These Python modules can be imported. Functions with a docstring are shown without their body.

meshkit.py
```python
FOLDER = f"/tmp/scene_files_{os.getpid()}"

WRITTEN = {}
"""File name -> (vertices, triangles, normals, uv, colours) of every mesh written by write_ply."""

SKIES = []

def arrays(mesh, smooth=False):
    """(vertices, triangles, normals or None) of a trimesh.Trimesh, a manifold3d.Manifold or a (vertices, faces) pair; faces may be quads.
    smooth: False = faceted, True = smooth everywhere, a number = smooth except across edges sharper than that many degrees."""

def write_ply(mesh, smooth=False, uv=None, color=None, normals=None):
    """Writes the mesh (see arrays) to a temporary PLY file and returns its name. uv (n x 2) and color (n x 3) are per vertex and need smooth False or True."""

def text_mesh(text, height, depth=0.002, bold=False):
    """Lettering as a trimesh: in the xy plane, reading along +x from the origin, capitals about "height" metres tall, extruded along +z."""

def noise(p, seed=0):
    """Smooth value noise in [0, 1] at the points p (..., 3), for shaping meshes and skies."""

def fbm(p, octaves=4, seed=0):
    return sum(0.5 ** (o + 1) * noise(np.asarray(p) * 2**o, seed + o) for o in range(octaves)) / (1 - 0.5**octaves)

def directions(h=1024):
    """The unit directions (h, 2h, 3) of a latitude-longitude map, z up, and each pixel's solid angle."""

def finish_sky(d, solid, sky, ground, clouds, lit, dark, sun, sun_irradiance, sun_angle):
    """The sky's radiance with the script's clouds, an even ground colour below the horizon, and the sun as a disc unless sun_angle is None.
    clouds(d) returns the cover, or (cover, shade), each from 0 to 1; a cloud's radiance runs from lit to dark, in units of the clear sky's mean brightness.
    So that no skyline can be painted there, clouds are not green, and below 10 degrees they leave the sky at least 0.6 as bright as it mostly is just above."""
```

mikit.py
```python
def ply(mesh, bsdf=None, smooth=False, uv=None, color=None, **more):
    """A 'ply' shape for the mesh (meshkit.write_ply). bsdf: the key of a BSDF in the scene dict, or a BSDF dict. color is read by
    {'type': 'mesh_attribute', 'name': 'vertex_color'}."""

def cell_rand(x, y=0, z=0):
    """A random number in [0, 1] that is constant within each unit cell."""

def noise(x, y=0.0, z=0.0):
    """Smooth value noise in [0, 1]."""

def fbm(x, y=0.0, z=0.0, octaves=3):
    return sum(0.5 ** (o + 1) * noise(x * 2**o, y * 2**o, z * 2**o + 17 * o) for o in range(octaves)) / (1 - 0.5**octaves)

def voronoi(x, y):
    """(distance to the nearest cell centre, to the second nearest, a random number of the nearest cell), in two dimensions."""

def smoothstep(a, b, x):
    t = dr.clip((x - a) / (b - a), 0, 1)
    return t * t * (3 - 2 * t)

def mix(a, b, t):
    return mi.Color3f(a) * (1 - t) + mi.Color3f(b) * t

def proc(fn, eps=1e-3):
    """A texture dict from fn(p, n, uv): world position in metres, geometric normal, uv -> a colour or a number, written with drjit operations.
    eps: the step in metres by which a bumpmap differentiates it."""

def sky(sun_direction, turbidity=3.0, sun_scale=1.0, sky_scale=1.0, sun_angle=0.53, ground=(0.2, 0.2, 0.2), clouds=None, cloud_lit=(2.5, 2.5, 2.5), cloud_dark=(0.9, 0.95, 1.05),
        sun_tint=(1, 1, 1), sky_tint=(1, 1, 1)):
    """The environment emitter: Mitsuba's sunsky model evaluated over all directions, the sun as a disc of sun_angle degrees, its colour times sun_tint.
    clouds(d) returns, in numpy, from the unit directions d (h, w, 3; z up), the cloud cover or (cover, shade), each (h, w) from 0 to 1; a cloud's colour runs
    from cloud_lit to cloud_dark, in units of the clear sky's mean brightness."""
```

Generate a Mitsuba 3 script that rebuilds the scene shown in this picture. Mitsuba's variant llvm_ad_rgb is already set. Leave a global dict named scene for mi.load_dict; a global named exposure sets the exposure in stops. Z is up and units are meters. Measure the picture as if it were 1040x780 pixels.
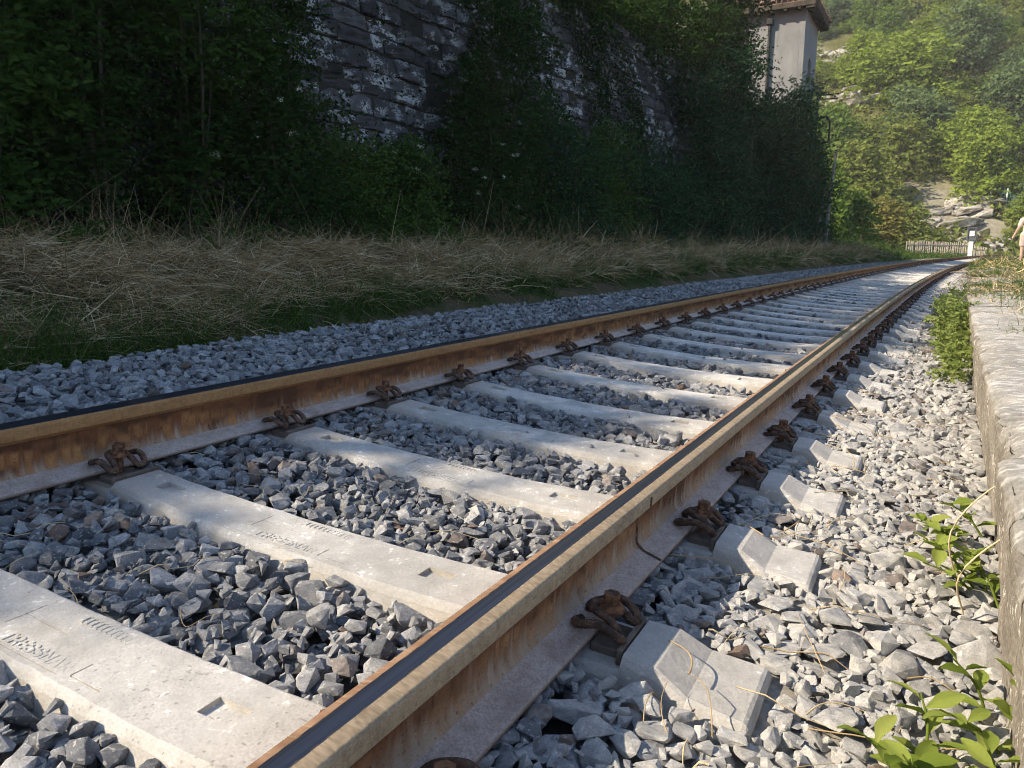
import math, numpy as np, trimesh, mitsuba as mi, drjit as dr, mikit, meshkit, manifold3d as m3
from mikit import proc, noise, fbm, voronoi, cell_rand, smoothstep, mix
from scipy.spatial import ConvexHull, cKDTree
T = mi.ScalarTransform4f
scene, labels = {}, {}

# ------------------------------------------------------------------ camera, sky, exposure
CAM = np.array([1.3475, 0.0, 0.5073])
FWD = np.array([-0.48491362, 0.85682982, -0.17521826])
scene['camera'] = {'type': 'perspective', 'fov': 68.265, 'fov_axis': 'x', 'near_clip': 0.02, 'far_clip': 3000.0,
                   'to_world': T().look_at(origin=CAM.tolist(), target=(CAM + FWD).tolist(), up=[0, 0, 1])}
SUN = (-0.60, -0.50, 0.60)
scene['sky'] = mikit.sky(SUN, turbidity=3, sun_tint=(0.96, 1.0, 1.07))
exposure = 2.55

# ------------------------------------------------------------------ the lie of the track
CANT, CURVE = 0.0755, 0.0018            # the track leans into a right-hand curve
CC, CS = math.cos(CANT), math.sin(CANT)
def off(s):
    s = np.asarray(s, float); s2 = np.clip(s, -20, 110)
    return CURVE * s2 * s2 / 2 + CURVE * s2 * (s - s2)
def head(s): return CURVE * np.clip(np.asarray(s, float), -20, 110)
def along(s, xl, zl):
    a = head(s); return np.stack([off(s) + xl * np.cos(a), s - xl * np.sin(a), zl + 0 * a], -1)
def TP(s, xp, zp):                       # canted track frame (rail top = 0) -> world
    s, xp, zp = np.broadcast_arrays(np.asarray(s, float), xp, zp)
    return along(s, xp * CC + zp * CS, -xp * CS + zp * CC)
def TM(s, xp=0, zp=0):
    return T().translate([float(off(s)), float(s), 0]).rotate([0, 0, 1], -math.degrees(float(head(s)))).rotate([0, 1, 0], math.degrees(CANT)).translate([float(xp), 0, float(zp)])

# ------------------------------------------------------------------ helpers
def numbered(name):
    if name not in scene and name not in labels and not any(k.startswith(name + '__') for k in scene): return name
    i = 1
    while f'{name}_{i:03d}' in scene or f'{name}_{i:03d}' in labels: i += 1
    return f'{name}_{i:03d}'
COUNT = {}
def fresh(name):                          # quick numbering of parts
    i = COUNT.get(name, -1) + 1; COUNT[name] = i
    return name if i == 0 else f'{name}_{i:03d}'
def tag(key, label=None, cat=None, group=None, kind=None):
    d = labels.setdefault(key, {})
    for k, v in (('label', label), ('category', cat), ('group', group), ('kind', kind)):
        if v: d[k] = v
    return key
def put(key, mesh, bsdf, smooth=False, uv=None, **more):
    scene[key] = mikit.ply(mesh, bsdf, smooth=smooth, uv=uv, **more); return key
def grid_mesh(P):                         # P (n, m, 3)
    n, m = P.shape[:2]
    i, j = np.meshgrid(np.arange(n - 1), np.arange(m - 1), indexing='ij')
    q = np.stack([i * m + j, (i + 1) * m + j, (i + 1) * m + j + 1, i * m + j + 1], -1).reshape(-1, 4)
    return P.reshape(-1, 3), np.vstack([q[:, [0, 1, 2]], q[:, [0, 2, 3]]])
def merge(parts):
    V, F, at = [], [], 0
    for v, f in parts:
        V.append(v); F.append(np.asarray(f) + at); at += len(v)
    return np.vstack(V), np.vstack(F)
def tube(p, r, sides=6):
    p = np.asarray(p, float); t = np.gradient(p, axis=0); t /= np.linalg.norm(t, axis=1, keepdims=True) + 1e-12
    a = np.cross(t, [0.31, 0.2, 0.93]); a /= np.linalg.norm(a, axis=1, keepdims=True) + 1e-12
    b = np.cross(t, a); g = np.arange(sides) * 2 * np.pi / sides; r = np.broadcast_to(r, (len(p),))
    v = p[:, None] + r[:, None, None] * (np.cos(g)[None, :, None] * a[:, None] + np.sin(g)[None, :, None] * b[:, None])
    n = len(p); i, j = np.meshgrid(np.arange(n - 1), np.arange(sides), indexing='ij')
    q = np.stack([i * sides + j, i * sides + (j + 1) % sides, (i + 1) * sides + (j + 1) % sides, (i + 1) * sides + j], -1).reshape(-1, 4)
    f = np.vstack([q[:, [0, 1, 2]], q[:, [0, 2, 3]]])
    caps = [[0, k, k + 1] for k in range(1, sides - 1)] + [[(n - 1) * sides, (n - 1) * sides + k + 1, (n - 1) * sides + k] for k in range(1, sides - 1)]
    return v.reshape(-1, 3), np.vstack([f, caps])
def spline(pts, n):
    pts = np.asarray(pts, float); k = np.linspace(0, len(pts) - 1, n); i = np.minimum(k.astype(int), len(pts) - 2); t = (k - i)[:, None]
    P = np.vstack([2 * pts[0] - pts[1], pts, 2 * pts[-1] - pts[-2]]); p0, p1, p2, p3 = P[i], P[i + 1], P[i + 2], P[i + 3]
    return 0.5 * (2 * p1 + (p2 - p0) * t + (2 * p0 - 5 * p1 + 4 * p2 - p3) * t**2 + (3 * p1 - p0 - 3 * p2 + p3) * t**3)
def box(x0, x1, y0, y1, z0, z1, bevel=0.0):
    if bevel <= 0:
        m = trimesh.creation.box([x1 - x0, y1 - y0, z1 - z0]); m.apply_translation([(x0 + x1) / 2, (y0 + y1) / 2, (z0 + z1) / 2]); return np.array(m.vertices), np.array(m.faces)
    b, pts = bevel, []
    for x, sx in ((x0, 1), (x1, -1)):
        for y, sy in ((y0, 1), (y1, -1)):
            for z, sz in ((z0, 1), (z1, -1)):
                pts += [[x, y + sy * b, z + sz * b], [x + sx * b, y, z + sz * b], [x + sx * b, y + sy * b, z]]
    return hull(np.array(pts))
def hull(pts):
    h = ConvexHull(pts); v = pts[h.vertices]; remap = np.full(len(pts), -1); remap[h.vertices] = np.arange(len(h.vertices)); f = remap[h.simplices]
    n = np.cross(v[f[:, 1]] - v[f[:, 0]], v[f[:, 2]] - v[f[:, 0]]); flip = (n * (v[f].mean(1) - v.mean(0))).sum(1) < 0
    f[flip] = f[flip][:, ::-1]; return v, f
def nf(x, y, sc=1.0, oct=4, seed=0):
    x, y = np.broadcast_arrays(np.asarray(x, float), y)
    return meshkit.fbm(np.stack([x / sc + 500, y / sc + 500, 0 * x + 7.3], -1), oct, seed)
def sst(a, b, x): t = np.clip((np.asarray(x, float) - a) / (b - a), 0, 1); return t * t * (3 - 2 * t)
def rotz(a):
    c, s = np.cos(a), np.sin(a); return np.array([[c, -s, 0], [s, c, 0], [0, 0, 1.0]])
def rand_rot(rng):
    q = rng.normal(size=4); q /= np.linalg.norm(q); w, x, y, z = q
    return np.array([[1-2*(y*y+z*z), 2*(x*y-z*w), 2*(x*z+y*w)], [2*(x*y+z*w), 1-2*(x*x+z*z), 2*(y*z-x*w)], [2*(x*z-y*w), 2*(y*z+x*w), 1-2*(x*x+y*y)]])
def ordinal(i):
    return ['first','second','third','fourth','fifth','sixth','seventh','eighth','ninth','tenth','eleventh','twelfth','thirteenth','fourteenth','fifteenth','sixteenth','seventeenth','eighteenth','nineteenth','twentieth'][i]

# ------------------------------------------------------------------ materials
def principled(fn, rough=0.85, two=True, **more):
    d = {'type': 'principled', 'base_color': proc(fn), 'roughness': rough, 'specular': 0.35, **more}
    return {'type': 'twosided', 'bsdf': d} if two else d
def bumped(d, fn, h=1.0, eps=1e-3):
    return {'type': 'twosided', 'bsdf': {'type': 'bumpmap', 'arbitrary': proc(fn, eps), 'scale': h, 'bsdf': d['bsdf'] if d['type'] == 'twosided' else d}}
def diffuse(fn): return {'type': 'twosided', 'bsdf': {'type': 'diffuse', 'reflectance': proc(fn)}}
def plain(c, rough=0.7, **more): return {'type': 'twosided', 'bsdf': {'type': 'principled', 'base_color': {'type': 'rgb', 'value': list(c)}, 'roughness': rough, **more}}
def leafy(fn, trans=0.7):                 # a thin leaf that lets some light through
    return {'type': 'principledthin', 'base_color': proc(fn), 'roughness': 0.75, 'spec_trans': 0.0, 'diff_trans': trans, 'eta': 1.3}

def stone_fn(p, n, uv):                   # uv: u = tone of the stone, v = dust / rust of the stone
    f = fbm(p.x * 75, p.y * 75, p.z * 75, 3); g = noise(p.x * 480, p.y * 480, p.z * 480); w = fbm(p.x * 30 + 9, p.y * 30, p.z * 30, 2); h = noise(p.x * 190, p.y * 190, p.z * 190)
    c = mix((0.080, 0.090, 0.106), (0.37, 0.38, 0.395), uv.x) * (0.55 + 0.9 * f) * (0.70 + 0.60 * g)
    c = mix(c, mi.Color3f(0.58, 0.57, 0.54), smoothstep(0.72, 0.84, h) * 0.5)
    dust = dr.clip(uv.y, 0, 1); rust = dr.clip(-uv.y, 0, 1)
    c = mix(c, mi.Color3f(0.42, 0.415, 0.395) * (0.68 + 0.64 * f) * (0.8 + 0.4 * g), dust * (0.2 + 0.8 * smoothstep(0.32, 0.66, w)))
    return mix(c, mi.Color3f(0.17, 0.105, 0.065) * (0.6 + 0.8 * f), rust * (0.4 + 0.6 * w))
scene['m_stone'] = principled(stone_fn, 0.8)
def bed_fn(p, n, uv):
    c = mix((0.035, 0.036, 0.04), (0.15, 0.15, 0.155), fbm(p.x * 34, p.y * 34, p.z * 34, 3)) * (0.6 + 0.7 * fbm(p.x * 4, p.y * 4, 0.0))
    fines = mi.Color3f(0.30, 0.29, 0.27) * (0.5 + fbm(p.x * 90, p.y * 90, p.z * 90, 3))           # dusty fines by the platform
    return mix(c, fines, smoothstep(0.85, 1.0, track_xy(p)))
scene['m_bed'] = diffuse(bed_fn)

def track_xy(p):                          # distance from the track's centre line
    return p.x - 0.5 * CURVE * p.y * p.y
def concrete_fn(p, n, uv):
    xl = track_xy(p)
    big = fbm(p.x * 3.1, p.y * 3.1, p.z * 3.1, 3); mid = fbm(p.x * 23, p.y * 23, p.z * 23, 3); fine = noise(p.x * 330, p.y * 330, p.z * 330)
    c = mix((0.36, 0.355, 0.335), (0.56, 0.555, 0.535), smoothstep(0.25, 0.75, 0.5 * big + 0.5 * mid)) * (0.86 + 0.28 * fine)
    streak = noise(p.x * 9, p.y * 55, p.z * 9)
    c = mix(c, mi.Color3f(0.82, 0.82, 0.80), smoothstep(0.66, 0.72, fbm(p.x * 95 + p.y * 40, p.y * 95 - p.x * 40, p.z * 95, 2)) * smoothstep(0.5, 0.65, mid) * 0.75)
    c = mix(c, mi.Color3f(0.22, 0.21, 0.20), smoothstep(0.78, 0.9, noise(p.x * 150, p.y * 150 + 40, p.z * 150)) * smoothstep(0.5, 0.7, big) * 0.6)
    side = 1.0 - dr.clip(n.z * 1.6, 0, 1)
    c = mix(c, mi.Color3f(0.50, 0.43, 0.33) * (0.8 + 0.4 * mid), side * 0.45 * smoothstep(0.3, 0.6, streak))
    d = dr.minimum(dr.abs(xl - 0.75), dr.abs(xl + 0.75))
    brake_shade = (1.0 - smoothstep(0.05, 0.42, d)) * smoothstep(0.25, 0.7, big * 0.5 + mid * 0.6)
    return mix(c, mi.Color3f(0.20, 0.13, 0.085), brake_shade * dr.select(xl < 0, 0.8, 0.25))  # rust stain beside the rails; left side deepened, browner shade put into the colour
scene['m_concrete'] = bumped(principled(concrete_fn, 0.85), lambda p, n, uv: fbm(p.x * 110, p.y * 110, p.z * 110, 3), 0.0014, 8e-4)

def web_of(l0, l1, dark, orange):       # uv.x along the rail (m), uv.y = height (0 foot, 1 head)
    def fn(p, n, uv):
        st = fbm(uv.x * 60, uv.y * 1.2, 0.0, 3); bl = fbm(uv.x * 9, uv.y * 3, 3.0, 3); pit = noise(uv.x * 210, uv.y * 30, 1.0); gr = noise(uv.x * 400, uv.y * 120, 4.0)
        c = mix((0.19, 0.078, 0.034), orange, smoothstep(0.32, 0.75, st)) * (0.8 + 0.4 * gr)
        c = mix(c, mi.Color3f(0.095, 0.040, 0.022), smoothstep(0.42, 0.66, bl * 0.55 + st * 0.35 + (uv.y - 0.5) * 0.34) * dark)
        low = 1.0 - smoothstep(l0, l1, uv.y + (st - 0.5) * 0.8)
        c = mix(c, mi.Color3f(0.47, 0.38, 0.295) * (0.75 + 0.3 * bl + 0.2 * gr), low * 0.85)
        return mix(c, mi.Color3f(0.03, 0.02, 0.015), smoothstep(0.84, 0.95, pit) * 0.5)
    return fn
scene['m_web'] = principled(web_of(0.10, 0.70, 0.9, (0.38, 0.22, 0.115)), 0.75)
scene['m_web_far'] = principled(web_of(0.0, 0.50, 0.95, (0.42, 0.21, 0.085)), 0.75)
def foot_fn(p, n, uv):
    a = fbm(uv.x * 40, p.z * 90, p.x * 40, 3); b = noise(uv.x * 320, p.x * 320, p.z * 320); c0 = noise(uv.x * 14, p.x * 20, 2.0)
    c = mix((0.36, 0.29, 0.255), (0.56, 0.495, 0.46), a) * (0.72 + 0.56 * b)
    c = mix(c, mi.Color3f(0.16, 0.09, 0.06), smoothstep(0.7, 0.95, c0) * 0.35)
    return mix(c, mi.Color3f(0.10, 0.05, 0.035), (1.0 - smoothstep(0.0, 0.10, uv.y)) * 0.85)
scene['m_foot'] = principled(foot_fn, 0.85)
def headside_of(lo, hi, rust, amount):
    def fn(p, n, uv):
        st = fbm(uv.x * 150, uv.y * 3.5, 5.0, 3); bl = fbm(uv.x * 11, uv.y * 6, 0.0, 4); sp = noise(uv.x * 330, uv.y * 90, 2.0); gr = fbm(p.x * 90, p.y * 90, p.z * 90, 3)
        c = mix(lo, hi, smoothstep(0.25, 0.75, 0.3 * st + 0.35 * bl + 0.35 * gr)) * (0.78 + 0.44 * sp)
        c = mix(c, mi.Color3f(*rust), smoothstep(0.45, 0.75, 0.6 * bl + 0.4 * st) * amount)
        return mix(c, mi.Color3f(0.12, 0.07, 0.04), smoothstep(0.66, 0.85, gr) * 0.6)
    return fn
scene['m_headside'] = principled(headside_of((0.27, 0.205, 0.135), (0.45, 0.37, 0.26), (0.30, 0.175, 0.085), 0.45), 0.7)
scene['m_headside_far'] = principled(headside_of((0.29, 0.155, 0.065), (0.43, 0.255, 0.115), (0.20, 0.085, 0.035), 0.6), 0.7)
def gauge_fn(p, n, uv):
    st = fbm(uv.x * 70, uv.y * 3, 8.0, 3); b = noise(uv.x * 260, uv.y * 20, 0.0)
    c = mix((0.17, 0.095, 0.055), (0.34, 0.225, 0.15), st)
    return mix(c, mi.Color3f(0.55, 0.45, 0.37), smoothstep(0.72, 0.95, b) * 0.25)
scene['m_gauge'] = principled(gauge_fn, 0.6)
def band_edge(q, b0, b1):                 # 0 at the borders of the wheel band, 1 inside
    def fn(p, n, uv):
        u = dr.select(mi.Bool(q > 0), RAIL_C - track_xy(p) / CC, track_xy(p) / CC + RAIL_C)
        e = dr.minimum(dr.abs(u - b0), dr.abs(u - b1)) + (fbm(uv.x * 70, u * 300, 0.0, 3) - 0.5) * 0.006
        return smoothstep(-0.001, 0.002, e)
    return fn
RAIL_C = 0.7535
def band_bsdf(q, b0, b1):
    edge = band_edge(q, b0, b1)
    def col(p, n, uv):
        steel = mix((0.035, 0.042, 0.065), (0.10, 0.115, 0.15), 0.45 * fbm(uv.x * 1.5, 0.0, 0.0) + 0.55 * noise(track_xy(p) * 900, uv.x * 4, 0.0))
        return mix(mix((0.15, 0.095, 0.055), (0.30, 0.22, 0.14), fbm(p.x * 120, p.y * 120, 0.0)), steel, edge(p, n, uv))
    return {'type': 'twosided', 'bsdf': {'type': 'principled', 'base_color': proc(col), 'metallic': 0.7, 'roughness': proc(lambda p, n, uv: 0.62 - 0.34 * edge(p, n, uv)), 'specular': 0.5}}
scene['m_band'] = band_bsdf(1, -0.012, 0.018); scene['m_band_far'] = band_bsdf(-1, -0.024, 0.0305)
def iron_fn(p, n, uv):
    a = fbm(p.x * 70, p.y * 70, p.z * 70, 3); b = noise(p.x * 400, p.y * 400, p.z * 400)
    c = mix((0.045, 0.028, 0.022), (0.15, 0.085, 0.055), smoothstep(0.3, 0.75, a))
    return mix(c, mi.Color3f(0.36, 0.28, 0.22), smoothstep(0.76, 0.9, b) * 0.7)
scene['m_iron'] = principled(iron_fn, 0.75)
def bolt_fn(p, n, uv):
    a = fbm(p.x * 90, p.y * 90, p.z * 90, 3)
    return mix((0.06, 0.03, 0.02), (0.24, 0.115, 0.055), smoothstep(0.3, 0.75, a))
scene['m_bolt'] = principled(bolt_fn, 0.75)
scene['m_plate'] = principled(lambda p, n, uv: mix((0.055, 0.04, 0.032), (0.20, 0.165, 0.14), fbm(p.x * 40, p.y * 40, p.z * 40)), 0.7)

def slab_fn(p, n, uv):
    a = fbm(p.x * 5, p.y * 5, p.z * 5, 4); b = fbm(p.x * 34, p.y * 60, p.z * 30, 4); f = noise(p.x * 300, p.y * 300, p.z * 300); g = fbm(p.x * 120, p.y * 150, p.z * 120, 2)
    c = mix((0.17, 0.165, 0.15), (0.33, 0.325, 0.31), smoothstep(0.25, 0.75, 0.4 * a + 0.35 * b + 0.25 * g)) * (0.84 + 0.32 * f)
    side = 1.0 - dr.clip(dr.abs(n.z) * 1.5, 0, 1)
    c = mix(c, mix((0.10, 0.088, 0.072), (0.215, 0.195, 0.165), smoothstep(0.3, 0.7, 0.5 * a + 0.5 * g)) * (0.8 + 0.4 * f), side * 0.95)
    fl = noise(p.y * 62, p.z * 26, p.x * 40) * 0.6 + g * 0.4
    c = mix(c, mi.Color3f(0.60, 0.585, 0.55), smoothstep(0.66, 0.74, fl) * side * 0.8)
    c = mix(c, mi.Color3f(0.55, 0.545, 0.53), smoothstep(0.58, 0.70, b) * (1 - side) * 0.45)
    c = mix(c, mi.Color3f(0.19, 0.135, 0.065), smoothstep(0.50, 0.66, fbm(p.x * 1.9 + 4, p.y * 1.3, 0.0, 4)) * (1 - side) * smoothstep(2.5, 5.0, p.y) * 0.7)
    return mix(c, mi.Color3f(0.10, 0.095, 0.085), smoothstep(0.62, 0.76, noise(p.x * 30, p.y * 60, p.z * 24) * 0.6 + g * 0.4) * 0.5)
scene['m_slab'] = bumped(principled(slab_fn, 0.9), lambda p, n, uv: fbm(p.x * 90, p.y * 110, p.z * 90, 3), 0.0025, 1e-3)
def soil_fn(p, n, uv):
    a = fbm(p.x * 1.3, p.y * 1.3, p.z, 3); b = fbm(p.x * 14, p.y * 14, p.z * 14, 3)
    c = mix((0.07, 0.055, 0.035), (0.17, 0.135, 0.085), b)
    return mix(c, mi.Color3f(0.05, 0.065, 0.025) * (0.6 + 0.8 * b), smoothstep(0.35, 0.7, a))
scene['m_soil'] = diffuse(soil_fn)
def hill_fn(p, n, uv):
    a = fbm(p.x * 0.09, p.y * 0.09, p.z * 0.05, 3); b = fbm(p.x * 0.9, p.y * 0.9, p.z * 0.9, 3)
    g = fbm(p.x * 4, p.y * 4, p.z * 4, 3)
    c = mix((0.075, 0.085, 0.03), (0.15, 0.14, 0.06), b) * (0.5 + g)
    return mix(c, mi.Color3f(0.29, 0.27, 0.215) * (0.4 + 0.6 * b + 0.6 * g), smoothstep(0.5, 0.75, a))
scene['m_hill'] = diffuse(hill_fn)
def masonry_fn(p, n, uv):
    a = fbm(p.x * 6.5, p.y * 6.5, p.z * 6.5, 4); b = fbm(p.x * 1.3, p.y * 1.3, p.z * 1.3, 3); h = noise(p.x * 45, p.y * 45, p.z * 45)
    c = mix((0.05, 0.048, 0.052), (0.15, 0.145, 0.15), uv.x) * (0.6 + 0.8 * a)
    lich = smoothstep(0.53, 0.60, a * 0.7 + 0.3 * h) * smoothstep(0.36, 0.56, b + (uv.x - 0.5) * 0.22)
    return mix(c, mi.Color3f(0.50, 0.52, 0.53), lich * 0.9)
scene['m_masonry'] = diffuse(masonry_fn)
scene['m_mortar'] = diffuse(lambda p, n, uv: mix((0.03, 0.03, 0.028), (0.07, 0.068, 0.06), fbm(p.x * 12, p.y * 12, p.z * 12)))
def straw_fn(p, n, uv): return mix(mix((0.16, 0.105, 0.05), (0.60, 0.455, 0.255), uv.x), mi.Color3f(0.74, 0.62, 0.41), smoothstep(0.75, 1.0, uv.x) * 0.9)
scene['m_straw'] = diffuse(straw_fn)
scene['m_grass'] = leafy(lambda p, n, uv: mix(mix((0.03, 0.07, 0.014), (0.10, 0.17, 0.036), uv.x), mi.Color3f(0.26, 0.23, 0.10), smoothstep(0.86, 1.0, uv.x)), 0.6)
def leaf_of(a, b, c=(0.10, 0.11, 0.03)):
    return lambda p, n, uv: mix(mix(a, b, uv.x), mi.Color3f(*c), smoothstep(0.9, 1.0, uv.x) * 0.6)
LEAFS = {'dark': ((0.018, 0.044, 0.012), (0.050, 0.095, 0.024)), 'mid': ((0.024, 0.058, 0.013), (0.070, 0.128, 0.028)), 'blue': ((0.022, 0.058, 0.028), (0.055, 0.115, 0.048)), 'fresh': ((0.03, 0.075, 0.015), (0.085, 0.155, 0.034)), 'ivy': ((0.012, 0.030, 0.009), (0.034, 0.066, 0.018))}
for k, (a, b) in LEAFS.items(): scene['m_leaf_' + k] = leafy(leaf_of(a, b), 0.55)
HILLS = {'lime': ((0.19, 0.26, 0.04), (0.34, 0.42, 0.085)), 'green': ((0.11, 0.19, 0.035), (0.225, 0.32, 0.07)), 'teal': ((0.11, 0.175, 0.075), (0.21, 0.285, 0.13)), 'olive': ((0.17, 0.215, 0.05), (0.29, 0.33, 0.09)), 'brown': ((0.21, 0.205, 0.055), (0.33, 0.31, 0.10))}
for k, (a, b) in HILLS.items(): scene['m_hill_' + k] = leafy(leaf_of(a, b, (0.22, 0.22, 0.08)), 0.8)
scene['m_weed'] = leafy(leaf_of((0.15, 0.22, 0.035), (0.34, 0.41, 0.10), (0.38, 0.42, 0.12)), 0.8)
scene['m_paleweed'] = leafy(leaf_of((0.15, 0.21, 0.05), (0.34, 0.40, 0.13), (0.5, 0.46, 0.26)), 0.8)
scene['m_bark'] = diffuse(lambda p, n, uv: mix((0.05, 0.042, 0.033), (0.14, 0.12, 0.10), fbm(p.x * 12, p.y * 12, p.z * 4)))
scene['m_palebark'] = diffuse(lambda p, n, uv: mix((0.13, 0.12, 0.11), (0.42, 0.41, 0.39), fbm(p.x * 8, p.y * 8, p.z * 5)))
scene['m_white'] = plain((0.75, 0.74, 0.68), 0.8)
def rock_fn(p, n, uv):
    a = fbm(p.x * 0.7, p.y * 0.7, p.z * 2.2, 4); b = noise(p.x * 5, p.y * 5, p.z * 7)
    c = mix((0.20, 0.18, 0.15), (0.47, 0.45, 0.41), smoothstep(0.3, 0.7, a)) * (0.75 + 0.5 * b)
    return mix(c, mi.Color3f(0.10, 0.12, 0.04), smoothstep(0.6, 0.75, fbm(p.x * 0.8 + 9, p.y * 0.8, p.z * 0.8, 3)) * dr.clip(n.z, 0, 1) * 0.8)
scene['m_rock'] = diffuse(rock_fn)

# ------------------------------------------------------------------ ground
def wall_x(z): return -6.3 - 0.12 * z               # the retaining wall leans back
WALL_TOP = 6.4
def bank_end(y): return 1 - sst(42, 46.5, y)
def hill_z(x, y):
    d = np.maximum(y - 84 - 0.02 * x, 0)
    z = 0.66 * d * d / (d + 10) + 3.2 * (nf(x, y, 26, 3, 5) - 0.5) * sst(0, 40, d) + 0.8 * (nf(x, y, 6, 3, 6) - 0.5) * sst(0, 15, d)
    side = np.maximum(-x - 16 - 0.12 * np.maximum(y - 50, 0), 0)
    return z + sst(45, 70, y) * 0.45 * side
def ground_z(x, y):
    x, y = np.broadcast_arrays(np.asarray(x, float), np.asarray(y, float))
    xl = x - off(y)
    z = np.interp(xl, [-6.4, -5.4, -4.5, -3.6, -3.0, -2.75, -2.3, 1.62, 1.9, 5.0, 9.0, 30, 200], [0.78, 0.6, 0.40, 0.14, -0.06, -0.20, -0.55, -0.55, -0.30, -0.25, -0.4, -1.5, -4.0])
    bump = 0.16 * (nf(x, y, 0.9, 4, 1) - 0.5) + 0.10 * (nf(x, y, 0.28, 3, 2) - 0.5)
    z = z + bump * sst(-2.9, -3.5, xl)
    z = np.where(xl < -2.75, -0.2 + (z + 0.2) * (1 - 0.9 * sst(50, 64, y)), z)
    e = bank_end(y)
    up = np.interp(-xl, [6.45, 6.5, 7.15, 7.3, 9, 40, 200], [0, 0.0, WALL_TOP - 0.8, WALL_TOP - 0.75, 6.3, 24, 60])
    z = z + e * up
    return z + hill_z(x, y) * sst(60, 90, y)
ys = np.unique(np.concatenate([np.linspace(-60, -4, 20), np.arange(-4, 14, 0.12), np.arange(14, 60, 0.5), np.arange(60, 130, 1.6), np.arange(130, 420, 6)]))
xs = np.unique(np.concatenate([-np.geomspace(9, 260, 34), np.arange(-9, -7.3, 0.3), np.arange(-7.3, -6.2, 0.06), np.arange(-6.2, -2.2, 0.11), np.arange(-2.2, 2.2, 0.4), np.arange(2.2, 9, 0.6), np.geomspace(9, 260, 34)]))
Y, X = np.meshgrid(ys, xs, indexing='ij'); XX = X + off(Y)
put('ground', grid_mesh(np.stack([XX, Y, ground_z(XX, Y)], -1).transpose(1, 0, 2)), 'm_soil', True)
tag('ground', 'brown and green earth of the trackside bank and the land beyond', 'ground', kind='structure')

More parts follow.
